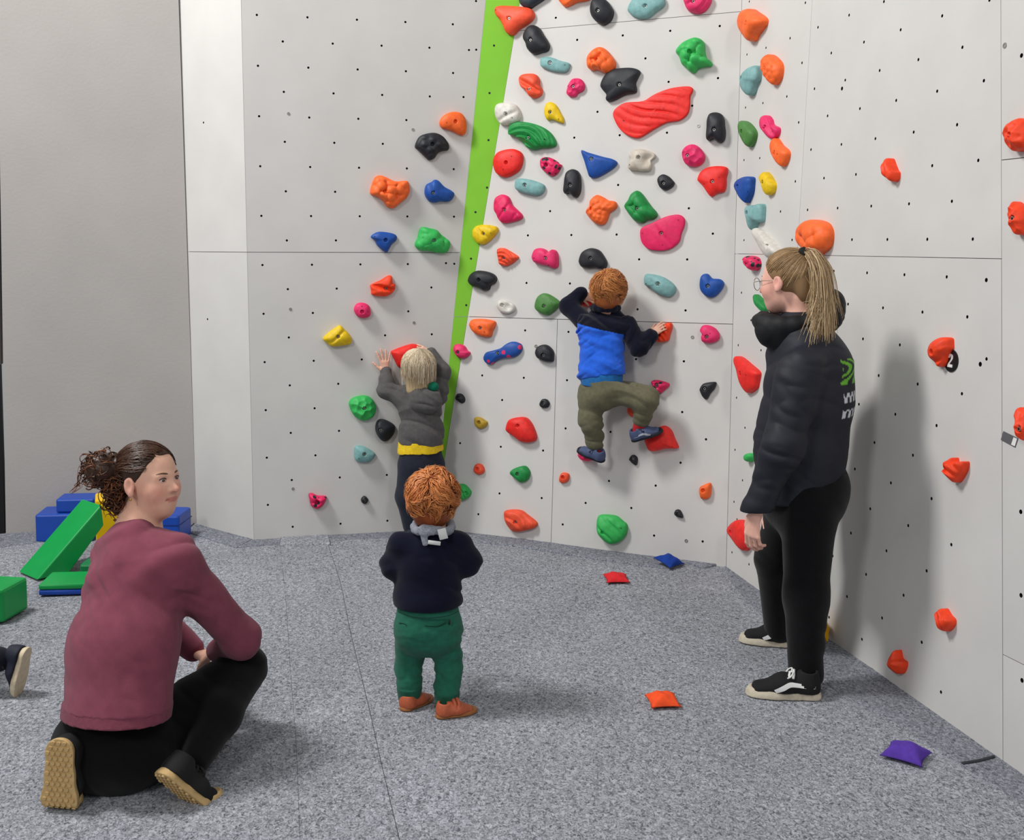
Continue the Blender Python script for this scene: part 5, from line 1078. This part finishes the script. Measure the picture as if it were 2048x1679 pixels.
    for i in range(700):
        o = bun + rng.randn(3) * [.019, .021, .020] if i < 560 else W(226 + rng.randn() * 8, 985 + rng.randn() * 18, 3.38); a = unit(rng.randn(3)); b2 = unit(np.cross(a, rng.randn(3))); r0 = .009 + .014 * rng.rand(); ph = rng.rand() * 6; tn = rng.rand() * 3 + 3
        Ls.append([o + r0 * (a * math.cos(ph + tn * s) + b2 * math.sin(ph + tn * s)) + np.cross(a, b2) * .02 * (s - .5) for s in np.linspace(0, 1, 12)]); Rr.append([.0031 * (1 - .75 * s) for s in np.linspace(0, 1, 12)]); w = rng.rand() ** 1.5; Cc.append(t0 * (1 - w) + t1 * w)
    for i in range(7):
        P0 = np.array([[183, 945], [168, 935], [160, 955], [152, 970], [162, 968], [146, 978 + i], [143, 985]]) + rng.randn(7, 2) * 3; Ls.append(catmull([W(x, y, 3.40) for x, y in P0], 20, False)); Rr.append(.0008); Cc.append(t1 * .9)
    strands('curls', Ls, Rr, hm, hair, Cc)
    # earring and trainers
    V, Fs = tubes([[hc + R @ (np.array([.345, -.01, -.19]) * hs), hc + R @ (np.array([.345, -.01, -.215]) * hs)]], [.0035], 8); world_obj('earring', V, Fs, mat('gold_metal', (200, 160, 80), .3, .05, metal=1.), root)
    bk, tn_ = mat('trainer_black', (16, 16, 18), .8, .2, 90., .3), mat('trainer_tan_sole', (196, 164, 112), .7, .14, 50., .15)
    def fr(o, x, z): x = unit(x); z = np.asarray(z, float); z = unit(z - x * (z @ x)); y = np.cross(z, x); return Matrix([[x[i], y[i], z[i], o[i]] for i in range(3)] + [[0, 0, 0, 1]])
    shoe('shoe', fr(W(118, 1478, 2.985), (-.03, -.02, -1), (.10, 1, .02)), .285, .108, .085, bk, tn_, root, .024, True, lace=mat('lace_black', (14, 14, 15), .8), tread=tn_, bend=1.25, vox=.0032)
    shoe('shoe', fr(W(316, 1546, 3.00), (.50, .38, -.76), (.45, .75, .45)), .265, .104, .085, bk, tn_, root, .024, True, lace=MATS['lace_black'], tread=tn_, bend=.95, vox=.0032)
croucher()
# ------------------------------------------------------------------ woman standing at the right, side on
def stander():
    root = person('standing woman in a black hooded jacket with a blond ponytail, watching the climbing child', floor_at(1590, 1392)); up = np.array([0, 0, 1.]); f = unit((-.97, .22, 0)); lf = np.array([f[1], -f[0], 0]) * 1.; side = np.cross(up, f)
    near = -1 if side[1] > 0 else 1
    nb, c1, c2, wa, hm_ = W(1608, 662, 4.03), W(1617, 730, 4.03), W(1616, 800, 4.03), W(1602, 890, 4.03), W(1596, 975, 4.04)
    shN, elN, wrN = W(1604, 742, 3.83), W(1566, 893, 3.79), W(1512, 1022, 3.82); shF, elF, wrF = W(1590, 740, 4.22), W(1560, 890, 4.27), W(1540, 1010, 4.25)
    hpN, knN, anN = W(1618, 1005, 3.93), W(1612, 1190, 3.90), W(1611, 1352, 3.88); hpF, knF, anF = W(1585, 1010, 4.16), W(1553, 1115, 4.25), W(1558, 1256, 4.34)
    hs = .232; hc = W(1573, 563, 4.05); R = frame((-.74, .66, -.10), (.08, .0, 1))
    b = Shape(); head_shape(b, hc, R, hs); b.cone(hc + R @ [0, -.045, -.06], nb, .045, .055, .022); b.ecap(nb, c2, (.07, .09), (.10, .15), f, .05); b.ecap(c2, wa, (.10, .15), (.10, .13), f, .05); b.ecap(wa, hm_, (.10, .13), (.115, .155), f, .05)
    b.chain([shN, elN, wrN], [.045, .037, .026], .03); b.chain([shF, elF, wrF], [.045, .037, .026], .03)
    for h, k, a in ((hpN, knN, anN), (hpF, knF, anF)): b.chain([h, k, a], [.075, .05, .035], .03)
    hand(b, wrN + np.array([-.004, 0, -.02]), (-.08, .12, -1), (.75, .65, -.1), -1, .95, (.42, .5, .55, .6), .05, (.35, .5)); hand(b, wrF, (-.2, 0, -1), (.7, -.7, 0), 1, .95, (.4,) * 4)
    sk = (232, 180, 162); soft('body', b, skin_mat('skin_fair', sk), root, .0040, skin_cols(sk, hc, R, hs, (190, 108, 100), (226, 146, 132))); eyes(root, hc, R, hs, (96, 116, 128), (150, 112, 76), (120, 90, 66))
    t = Shape(); t.ecap(nb, c1, (.10, .12), (.150, .195), f, .05); t.ecap(c1, c2, (.150, .195), (.160, .20), f, .05); t.ecap(c2, wa, (.160, .20), (.163, .195), f, .05); t.ecap(wa, hm_, (.163, .195), (.165, .20), f, .05)
    t.chain([shN, elN, wrN], [.088, .074, .052], .045); t.chain([shF, elF, wrF], [.088, .074, .052], .045); t.cut(hm_ - up * .035, -up); t.cut(wrN - up * .012, unit(wrN - elN)) if 0 else None
    f1, f2 = folds(.016, .22, (.6, .2, .8), 4.1), folds(.009, .10, (.3, .1, .95), 1.1); t.disp = lambda P: f1(P) + f2(P)
    # print across the back of the jacket
    base, gr, wh = lin3((30, 32, 42)), lin3((104, 176, 48)), lin3((206, 208, 214))
    def jc(V):
        q = V - c2; y = q @ side; z = V[:, 2]; back = (q @ f) < -.10; col = np.repeat(base[None], len(V), 0); z1, z0 = W(0, 700, 4.0)[2], W(0, 748, 4.0)[2]; z3, z2 = W(0, 758, 4.0)[2], W(0, 815, 4.0)[2]
        g = back & (z > z0) & (z < z1) & (np.abs(y) < .15) & (np.sin(y * 95 + 5 * np.sin(z * 60)) > .05); col[g] = gr
        w = back & (z > z2) & (z < z3) & (np.abs(y) < .15) & (np.sin(y * 190) * np.sin((z - z2) * 120) > -.05) & (np.sin((z - z2) * 105) > -.3); col[w] = wh
        return col
    jm = mat('cloth_jacket', (20, 21, 27), .62, .12, 30., .12, 500., .3, attr='Col'); jk = soft('jacket', t, jm, root, .005, jc)
    # collar and hood bunched round the neck
    c = Shape(); n = 16
    for i in range(n):
        g = lambda q: W(1590, 640, 4.03) + f * (.118 * math.cos(q)) + side * (.085 * math.sin(q)) + up * (.012 * math.cos(2 * q) - .018 * math.cos(q)); c.cone(g(2 * math.pi * i / n), g(2 * math.pi * (i + 1) / n), .034, .034, .015)
    c.ell(W(1657, 622, 4.03), (.055, .10, .075), None, .04); c.ell(W(1664, 600, 4.03), (.032, .06, .035), None, .03); c.cone(W(1540, 668, 4.0), W(1600, 690, 4.0), .05, .08, .04); c.disp = folds(.008, .06, (.5, .2, .8), 2.6)
    cbl = lin3((17, 18, 22)); hd = soft('hood', c, jm, jk, .004, lambda V: np.repeat(cbl[None], len(V), 0))
    for x, y in ((1530, 668), (1559, 667)):
        V, Fs = tubes([[W(x, y - 22, 3.99), W(x - 1, y - 5, 3.985), W(x + 1, y, 3.985)]], [[.0035, .0035, .0055]], 8); world_obj('drawcord', V, Fs, mat('cord_black', (14, 14, 15), .6), hd)
    # trousers
    p = Shape(); p.ecap(hm_ + up * .03, W(1605, 1000, 4.04), (.145, .18), (.15, .18), f, .04); p.ell(W(1640, 968, 4.03), (.105, .16, .115), None, .05)
    p.chain([hpN, knN, anN - up * .0], [.105, .078, .062], .04); p.chain([hpF, knF, anF], [.105, .082, .06], .04); f3 = folds(.007, .12, (.5, .3, .8), 6.); p.disp = f3
    soft('trousers', p, CL('black_jeans', (13, 13, 16), var=.2), root, .0055)
    # hair: tied high, ponytail hanging down the back
    hm = hair_mat('hair_blond_dark', 0, 0); ctr = hc + R @ [0, -.015, .031]; rad = np.array([.085, .103, .090]); tie = W(1603, 509, 4.0)
    hr = Shape(); hr.ell(ctr, rad * .985, R, .01); hr.ell(hc + R @ [0, -.08, -.03], (.055, .035, .06), R, .03); hr.cut(hc + R @ [0, .062, .075], R @ unit((0, 1, -.62)))
    for sx in (-1, 1): hr.ell(hc + R @ [.085 * sx, .07, -.045], (.045, .075, .075), R, .012, True)
    cb = lin3((138, 108, 76)); hair = soft('hair', hr, hm, root, .0038, lambda V: np.repeat(cb[None], len(V), 0))
    bl = unit((tie - ctr) @ R); hl = lambda n: ((n[1] < .50 + .25 * n[2]) & (n[2] > .0)) | ((n[1] < -.02) & (n[2] > -.6))
    tone = ((112, 84, 56), (206, 172, 128)); Lx, rr, cc = scalp_strands(ctr, R, rad, 1900, .11, hl, tuple(-bl), .0, .06, .003, .0012, tone, 11, flow=lambda n, q, t_: bl - q * .25)
    strands('swept_locks', Lx, rr, hm, hair, cc)
    rng = np.random.RandomState(9); Ls, Rr, Cc = [], [], []; t0, t1 = lin3((128, 96, 62)), lin3((226, 200, 158))
    for i in range(900):
        j = rng.randn(2); k = rng.rand(); dy = rng.randn() * .02; endx = 1647 + j[0] * 12 - 22 * (k > .82); endy = 640 + j[1] * 26 + (35 if k > .93 else 0)
        P = [(1603, 510, 4.0), (1622 + j[0] * 4, 508 + j[1] * 4, 3.97), (1641 + j[0] * 7, 538 + j[1] * 4, 3.94), (1647 + j[0] * 9, 592, 3.92), (endx, endy, 3.91 - .03 * k)]
        Ls.append(catmull([W(x, y, Y + dy * (m / 3)) for m, (x, y, Y) in enumerate(P)], 16, False)); n = len(Ls[-1]); Rr.append([.0016 * (1 - .75 * (q / n) ** 2) for q in range(n)]); w = rng.rand(); Cc.append(t0 * (1 - w) + t1 * w)
    for pts in (((1622, 540), (1625, 610), (1640, 660), (1656, 673)), ((1630, 540), (1618, 600), (1612, 630), (1604, 655))):
        for i in range(5): Ls.append(catmull([W(x + rng.randn() * 5, y + rng.randn() * 4, 3.93) for x, y in pts], 14, False)); Rr.append(.0008); Cc.append(t1 * .95)
    strands('ponytail', Ls, Rr, hm, hair, Cc)
    s = Shape(); s.ell(tie + [.004, -.004, .0], (.022, .022, .026), None, .01); s.disp = lambda P: .005 * wob(P, 160.); soft('hair_tie', s, mat('scrunchie_black', (24, 20, 18), .8), hair, .0025)
    # glasses
    gm = mat('wire_frame', (150, 140, 132), .3, .1, metal=.9); G = lambda x, y, z: hc + R @ (np.array([x, y, z]) * hs); gl = empty('glasses', G(0, .45, 0)); gl.parent = root; gl.matrix_basis = parent_inv(root) @ Matrix.Translation(Vector(G(0, .45, 0).tolist()))
    for sx in (-1, 1):
        V, Fs = tubes([[G(.13 * sx + .105 * math.cos(a), .455 - .03 * abs(.13 * sx + .105 * math.cos(a)), -.012 + .10 * math.sin(a)) for a in np.linspace(0, 2 * math.pi, 26)]], [.0013], 6, False); world_obj('rim', V, Fs, gm, gl)
        V, Fs = tubes([[G(.235 * sx, .44, .02), G(.31 * sx, .3, .02), G(.335 * sx, .02, .015), G(.34 * sx, -.05, -.03)]], [.0011], 6); world_obj('temple', V, Fs, gm, gl)
    V, Fs = tubes([[G(-.03, .452, .02), G(0, .462, .035), G(.03, .452, .02)]], [.0011], 6); world_obj('bridge', V, Fs, gm, gl)
    # black skate shoes
    bk, so, wt = mat('skate_black', (15, 15, 17), .85, .2, 90., .3), mat('skate_sole', (196, 186, 166), .7, .22, 40., .1), mat('skate_white', (226, 226, 224), .6, .05)
    for (hx, hy), (tx, ty) in (((1643, 1393), (1497, 1384)), ((1612, 1290), (1486, 1277))):
        h0, t0_ = floor_at(hx, hy), floor_at(tx, ty); d = unit([t0_[0] - h0[0], t0_[1] - h0[1], 0]); s = np.cross(up, d); o = h0 + up * (hz(h0[0], h0[1]) + .002)
        shoe('shoe', Matrix([[d[i], s[i], up[i], o[i]] for i in range(3)] + [[0, 0, 0, 1]]), .272, .10, .098, bk, so, root, .03, True, lace=wt, stripe=wt, vox=.0032)
stander()
# ------------------------------------------------------------------ boy climbing on the centre wall
def fleece_boy():
    D = PC.hit; n = PC.n; up = np.array([0, 0, 1.]); X = PC.e1
    root = person('red-haired child in a blue and navy fleece climbing on the wall', D(1205, 905, .12))
    pe, wa, ch, nb = D(1208, 778, .16), D(1203, 742, .165), D(1202, 672, .155), D(1212, 622, .15)
    shL, elL, wrL = D(1166, 640, .14), D(1137, 612, .11), D(1162, 587, .075); shR, elR, wrR = D(1254, 650, .14), D(1278, 694, .13), D(1302, 671, .085)
    hiL, knL, anL = D(1180, 792, .155), D(1182, 842, .16), D(1192, 893, .11); hiR, knR, anR = D(1236, 782, .155), D(1294, 800, .16), D(1280, 851, .12)
    hs = .213; hc = D(1218, 583, .165); R = frame(-n + .1 * up - .05 * X, up)
    b = Shape(); head_shape(b, hc, R, hs, True); b.cone(hc + R @ [0, -.03, -.06], nb, .042, .045, .03); b.ecap(nb - up * .04, ch, (.055, .04), (.085, .065), X, .02); b.ecap(ch, wa, (.085, .065), (.085, .07), X, .03); b.ecap(wa, pe, (.085, .07), (.09, .075), X, .03)
    for s, e, w in ((shL, elL, wrL), (shR, elR, wrR)): b.chain([s, e, w], [.034, .028, .021], .02)
    for h, k, a in ((hiL, knL, anL), (hiR, knR, anR)): b.chain([h, k, a], [.048, .042, .03], .02)
    hand(b, wrL, X * .7 - up * .25 - n * .2, -n - .3 * up, -1, .66, (.35, .35, .35, .4), .1, (.5, .4)); hand(b, wrR, X * .55 + up * .6 - n * .3, -n - .2 * up, 1, .66, (.4,) * 4, .1, (.5, .4))
    soft('body', b, skin_mat('skin_child', SK), root, .0040, skin_cols(SK, hc, R, hs)); eyes(root, hc, R, hs, brow=(150, 90, 50), lash=(120, 80, 50))
    navy, blue = lin3((14, 17, 34)), lin3((40, 98, 214)); t = Shape()
    t.ecap(nb - up * .012, ch, (.075, .055), (.120, .088), X, .04); t.ecap(ch, wa, (.122, .09), (.122, .095), X, .04); t.ecap(wa, D(1202, 755, .165), (.122, .095), (.122, .096), X, .03)
    t.cone(ch + up * .06, shL, .06, .05, .04); t.cone(ch + up * .06, shR, .06, .05, .04)
    hn = unit(np.cross(D(1250, 746, .16) - D(1150, 762, .16), n)); hn = hn if hn[2] < 0 else -hn; t.cut(D(1200, 757, .16), hn); fq, fr_ = folds(.022, .095, (.35, .1, .9), 2.), folds(.012, .05, (-.5, .1, .8), 4.); t.disp = lambda P: fq(P) + fr_(P)
    yn = unit(np.cross(D(1250, 669, .16) - D(1150, 644, .16), n)); yn = yn if yn[2] > 0 else -yn; y0 = D(1150, 644, .16)
    fm = mat('cloth_fleece', (40, 90, 200), .92, .12, 60., .4, 500., .1, attr='Col', sheen=.15); fl_ = soft('fleece', t, fm, root, .004, lambda V: np.where((((V - y0) @ yn) > 0)[:, None], navy, blue))
    for s, e, w in ((shL, elL, wrL), (shR, elR, wrR)):
        q = Shape(); q.chain([s, e, w], [.052, .045, .036], .03); q.disp = folds(.006, .05, unit(w - s), 1.7); soft('sleeve', q, CL('navy_fleece', (14, 17, 34)), fl_, .004)
    c = Shape()
    for i in range(12):
        g = lambda a: nb + up * (.016 - .004 * math.sin(a)) + n * .006 + .060 * (X * math.cos(a) + n * math.sin(a)); c.cone(g(i * math.pi / 6), g((i + 1) * math.pi / 6), .019, .019, .008)
    soft('collar', c, MATS['cloth_navy_fleece'], fl_, .003)
    u = Shape(); u.ecap(D(1203, 755, .165), D(1204, 768, .165), (.112, .088), (.108, .086), X, .01); u.cut(D(1203, 770, .16), -up); soft('shirt_tail', u, CL('teal_shirt', (36, 104, 168)), root, .004)
    p = Shape(); p.ecap(D(1205, 765, .16), D(1208, 785, .16), (.112, .09), (.115, .095), X, .03)
    p.chain([hiL, knL, anL + (knL - anL) * .22], [.070, .060, .047], .03); p.chain([hiR, knR, anR + (knR - anR) * .22], [.072, .062, .048], .03); p.cut(D(1205, 755, .16), unit(up + .12 * X)); p.disp = folds(.013, .09, (.3, .3, .9), 3.3)
    tr = soft('trousers', p, CL('olive', (104, 101, 80)), root, .0045)
    for a, k in ((anL, knL), (anR, knR)):
        ax = unit(a - k); s = Shape(); s.cone(a - ax * .05, a + ax * .03, .036, .034, .01); soft('sock', s, CL('red_sock', (178, 34, 38)), root, .003)
        q = Shape(); q.cone(a - ax * .06, a - ax * .032, .050, .043, .005); q.cut(a - ax * .029, ax); soft('cuff', q, CL('olive_rib', (94, 91, 72)), tr, .003)
    hr = Shape(); hr.ell(hc + R @ [0, -.014, .022], (.080, .095, .087), R, .01); hr.ell(hc + R @ [0, -.05, -.045], (.058, .046, .045), R, .03); hr.cut(hc + R @ [0, .04, 0], R @ unit((0, 1, -.5))); hr.disp = lambda P: .0015 * wob(P, 100.)
    cb = lin3((140, 76, 34)); hm = hair_mat('hair_copper', 0, 0); hair = soft('hair', hr, hm, root, .004, lambda V: np.repeat(cb[None], len(V), 0))
    Lx, rr, cc = scalp_strands(hc + R @ [0, -.012, .018], R, (.083, .098, .090), 2300, .065, lambda q: (q[1] < .35 + .5 * q[2]) & (q[2] > -.72), (-.05, -.5, .85), .5, .45, .010, .0015, ((146, 78, 34), (236, 164, 98)), 13, clump=.6); strands('locks', Lx, rr, hm, hair, cc)
    sb, sl, sr_ = mat('trainer_slate', (70, 82, 116), .7, .2, 120., .25), mat('trainer_dark_sole', (28, 30, 40), .7, .1), mat('trainer_stripe', (166, 170, 178), .6, .1)
    def fr(o, x, z): x = unit(x); z = np.asarray(z, float); z = unit(z - x * (z @ x)); y = np.cross(z, x); return Matrix([[x[i], y[i], z[i], o[i]] for i in range(3)] + [[0, 0, 0, 1]])
    shoe('shoe', fr(D(1208, 923, .12), D(1153, 897, .09) - D(1208, 923, .12), up * .9 + n * .35), .165, .068, .06, sb, sl, root, .015, True, lace=mat('lace_slate', (40, 46, 64), .8), vox=.0026)
    shoe('shoe', fr(D(1264, 882, .13), D(1322, 862, .09) - D(1264, 882, .13), up * .9 + n * .3), .165, .068, .06, sb, sl, root, .015, True, lace=MATS['lace_slate'], stripe=sr_, vox=.0026)
fleece_boy()
# ------------------------------------------------------------------ blond child reaching up on the left wall
def blond():
    D = PL.hit; n = PL.n; up = np.array([0, 0, 1.]); X = PL.e1
    root = person('blond child in a grey hoodie reaching up the wall beside the green stripe', D(842, 1066, .18) * [1, 1, 0])
    pe, wa, ch, nb = D(842, 912, .17), D(842, 870, .165), D(842, 810, .15), D(838, 772, .14)
    shL, elL, wrL = D(806, 792, .13), D(773, 778, .10), D(772, 743, .035); shR, elR, wrR = D(876, 788, .13), D(884, 742, .10), D(862, 706, .06)
    hiL, knL, anL = D(822, 930, .17), D(814, 992, .18), D(824, 1050, .16); hiR, knR, anR = D(864, 930, .17), D(868, 992, .17), D(868, 1050, .16)
    hs = .212; hc = D(836, 733, .15); R = frame(-n + .25 * up, up + n * .2)
    b = Shape(); head_shape(b, hc, R, hs, True); b.cone(hc + R @ [0, -.03, -.06], nb, .042, .045, .03); b.ecap(nb - up * .02, ch, (.07, .05), (.085, .07), X, .03); b.ecap(ch, wa, (.088, .07), (.09, .075), X, .03); b.ecap(wa, pe, (.09, .075), (.095, .08), X, .03)
    for s, e, w in ((shL, elL, wrL), (shR, elR, wrR)): b.chain([s, e, w], [.034, .028, .021], .02)
    for h, k, a in ((hiL, knL, anL), (hiR, knR, anR)): b.chain([h, k, a, a - up * .03], [.055, .042, .03, .03], .02)
    hand(b, wrL, up * 1. - X * .12 - n * .02, -n, 1, .74, (.05, .02, .02, .05), .26, (.85, .1)); hand(b, wrR, up * .35 - X * .9 - n * .15, -n - .4 * up, 1, .7, (.35,) * 4, .08, (.4, .3))
    soft('body', b, skin_mat('skin_child', SK), root, .0038, skin_cols(SK, hc, R, hs)); eyes(root, hc, R, hs, brow=(190, 160, 110), lash=(140, 110, 80))
    t = Shape(); t.ecap(nb - up * .01, ch, (.07, .055), (.108, .085), X, .04); t.ecap(ch, wa, (.110, .087), (.118, .095), X, .04); t.ecap(wa, D(842, 888, .165), (.118, .095), (.124, .098), X, .03)
    for s, e, w in ((shL, elL, wrL), (shR, elR, wrR)): t.cone(ch + up * .05, s, .06, .05, .04); t.chain([s, e, w], [.052, .046, .037], .03)
    t.cut(D(842, 887, .16), -up); t.disp = folds(.015, .10, (.2, .3, .9), 5.2); hd = soft('hoodie', t, CL('grey', (88, 86, 86)), root, .004)
    c = Shape(); c.ell(D(850, 805, .235), (.092, .05, .06), None, .03); c.ell(D(848, 786, .21), (.09, .055, .04), None, .03); c.ell(D(866, 772, .245), (.030, .03, .03), None, .015, True); c.disp = folds(.008, .06, (.3, .2, .9), 1.4); ho = soft('hood', c, MATS['cloth_grey'], hd, .0035)
    g = Shape(); g.ell(D(866, 773, .232), (.031, .022, .028), None, .01); soft('hood_lining', g, CL('green_lining', (14, 104, 78)), ho, .003)
    u = Shape(); u.ecap(D(842, 884, .167), D(842, 902, .167), (.122, .098), (.126, .10), X, .01); u.cut(D(842, 902, .16), unit(-up + .06 * X)); u.cut(D(842, 880, .16), up); u.disp = folds(.006, .09, (.9, .1, .3), .6); soft('shirt_tail', u, CL('yellow_shirt', (232, 196, 40)), root, .0035)
    p = Shape(); p.ecap(D(842, 895, .165), D(842, 925, .17), (.113, .094), (.116, .10), X, .03); p.chain([hiL, knL, anL], [.072, .062, .052], .03); p.chain([hiR, knR, anR], [.072, .062, .052], .03); p.cut(D(842, 892, .16), up); p.disp = folds(.009, .09, (.4, .3, .8), 2.2)
    soft('trousers', p, CL('slate_trousers', (38, 42, 54)), root, .004)
    hm = hair_mat('hair_flaxen', 0, 0); cb = lin3((176, 154, 118)); ctr = hc + R @ [0, -.012, .018]; hr = Shape(); hr.ell(ctr, (.080, .094, .087), R, .01); hr.ecap(hc + R @ [0, -.045, -.02], hc + R @ [0, -.075, -.105], (.078, .05), (.072, .04), X, .03); hr.cut(hc + R @ [0, .045, 0], R @ unit((0, 1, -.3)))
    hair = soft('hair', hr, hm, root, .004, lambda V: np.repeat(cb[None], len(V), 0)); rng = np.random.RandomState(5); Ls, Rr, Cc = [], [], []; t0, t1 = lin3((150, 124, 86)), lin3((244, 230, 204))
    top = hc + R @ [.0, -.03, .105]
    for i in range(900):
        a = rng.uniform(-2.1, 2.1); e = R @ np.array([math.sin(a), -math.cos(a), 0]); L = .84 + rng.randn() * .08; out = []
        for s in np.linspace(0, 1, 12):
            th = s * 2.05 * L; r_ = 1.02 + .07 * rng.rand() * s
            if th < 1.5: q = ctr + r_ * (e * .090 * math.sin(th) + R[:, 2] * .089 * math.cos(th)) - R[:, 1] * .004
            else: q = out[-1] - up * .032 * L + e * (.002 - .006 * rng.rand())
            out.append(q)
        Ls.append(out); Rr.append([.0016 * (1 - .7 * s ** 3) for s in np.linspace(0, 1, 12)]); w = rng.rand(); Cc.append(t0 * (1 - w) + t1 * w)
    strands('locks', Ls, Rr, hm, hair, Cc)
    sm = mat('trainer_navy', (34, 38, 56), .7, .2, 100., .2)
    for a in (anL, anR):
        o = np.array([a[0], a[1] - .02, .003]) + n * .045 * [1, 1, 0]; x = unit(-n * [1, 1, 0]); y = np.cross(up, x); shoe('shoe', Matrix([[x[i], y[i], up[i], o[i]] for i in range(3)] + [[0, 0, 0, 1]]), .165, .066, .058, sm, mat('trainer_pale_sole', (190, 186, 178), .7), root, .015, True, vox=.003)
blond()
# ------------------------------------------------------------------ child at the left edge, only a raised heel in view
def passer():
    up = np.array([0, 0, 1.]); Y = 3.80; J = lambda x, y, d=0.: W(x, y, Y + d); root = person('child leaving at the left edge, only a dark shoe with a pale sole showing', floor_at(20, 1395))
    an, kn, hi = J(-4, 1318), J(-110, 1345, .02), J(-120, 1190, .05); an2, kn2 = J(-190, 1375, .15), J(-210, 1290, .14); hi2 = J(-150, 1190, .16); ch, nb = J(-170, 1080, .1), J(-185, 1010, .1); hs = .21; hc = J(-195, 960, .1); R = frame((-1, .2, 0), up); rt = (.2, 1, 0)
    b = Shape(); head_shape(b, hc, R, hs, True); b.cone(hc - up * .06, nb, .042, .045, .03); b.ecap(nb, ch, (.07, .05), (.09, .07), rt, .03); b.ecap(ch, (hi + hi2) / 2, (.09, .07), (.09, .08), rt, .03); b.chain([hi, kn, an], [.055, .042, .03], .02); b.chain([hi2, kn2, an2], [.055, .042, .03], .02)
    for sg in (-1, 1):
        s = nb - up * .05 + np.array([0, .085 * sg, 0]); e = s + [-.04, .03 * sg, -.13]; w = e + [-.11, -.01 * sg, -.02]; b.chain([s, e, w], [.034, .028, .02], .02); hand(b, w, (-1, 0, -.2), (0, -sg, -.2), sg, .65)
    soft('body', b, skin_mat('skin_child', SK), root, .007, skin_cols(SK, hc, R, hs))
    t = Shape(); t.ecap(nb - up * .01, ch, (.07, .055), (.11, .085), rt, .04); t.ecap(ch, (hi + hi2) / 2, (.11, .085), (.115, .095), rt, .04)
    for sg in (-1, 1): s = nb - up * .05 + np.array([0, .085 * sg, 0]); e = s + [-.04, .03 * sg, -.13]; t.chain([s, e, e + [-.09, -.01 * sg, -.02]], [.05, .044, .036], .03)
    soft('jumper', t, CL('dark_blue', (24, 30, 62)), root, .006)
    p = Shape(); p.chain([hi, kn, an], [.07, .058, .045], .03); p.chain([hi2, kn2, an2], [.07, .058, .046], .03); p.cone(hi, hi2, .085, .085, .03); soft('trousers', p, CL('dark_trousers', (24, 26, 36)), root, .006)
    hr = Shape(); hr.ell(hc + R @ [0, -.014, .022], (.082, .097, .089), R, .01); hr.cut(hc + R @ [0, .04, 0], R @ unit((0, 1, -.5))); soft('hair', hr, mat('hair_plain', (88, 60, 38), .7, .3, 120.), root, .005)
    sm, ps = mat('trainer_navy_black', (22, 26, 44), .7, .25, 60., .2), mat('trainer_cream_sole', (206, 190, 162), .7, .14, 60.)
    def fr(o, x, z): x = unit(x); z = np.asarray(z, float); z = unit(z - x * (z @ x)); y = np.cross(z, x); return Matrix([[x[i], y[i], z[i], o[i]] for i in range(3)] + [[0, 0, 0, 1]])
    s1 = shoe('shoe', fr(J(57, 1297, -.01), (-.26, .05, -1), (-1, .12, .24)), .185, .078, .07, sm, ps, root, .028, True, lace=MATS['lace_black'], vox=.003)
    for k in range(2):
        V, Fs = tubes([catmull([(.11 + .022 * k, -.036, .02), (.105 + .022 * k, -.038, .035), (.098 + .022 * k, -.030, .052)], 8, False)], [.005], 6); obj('sole_stripe', V, Fs, ps, s1, parent_inv(s1).inverted())
    o = np.array([an2[0] + .06, an2[1], .004]); shoe('shoe', Matrix([[-1, 0, 0, o[0]], [0, -1, 0, o[1]], [0, 0, 1, o[2]], [0, 0, 0, 1]]), .165, .068, .06, sm, ps, root, .02, True, vox=.004)
passer()
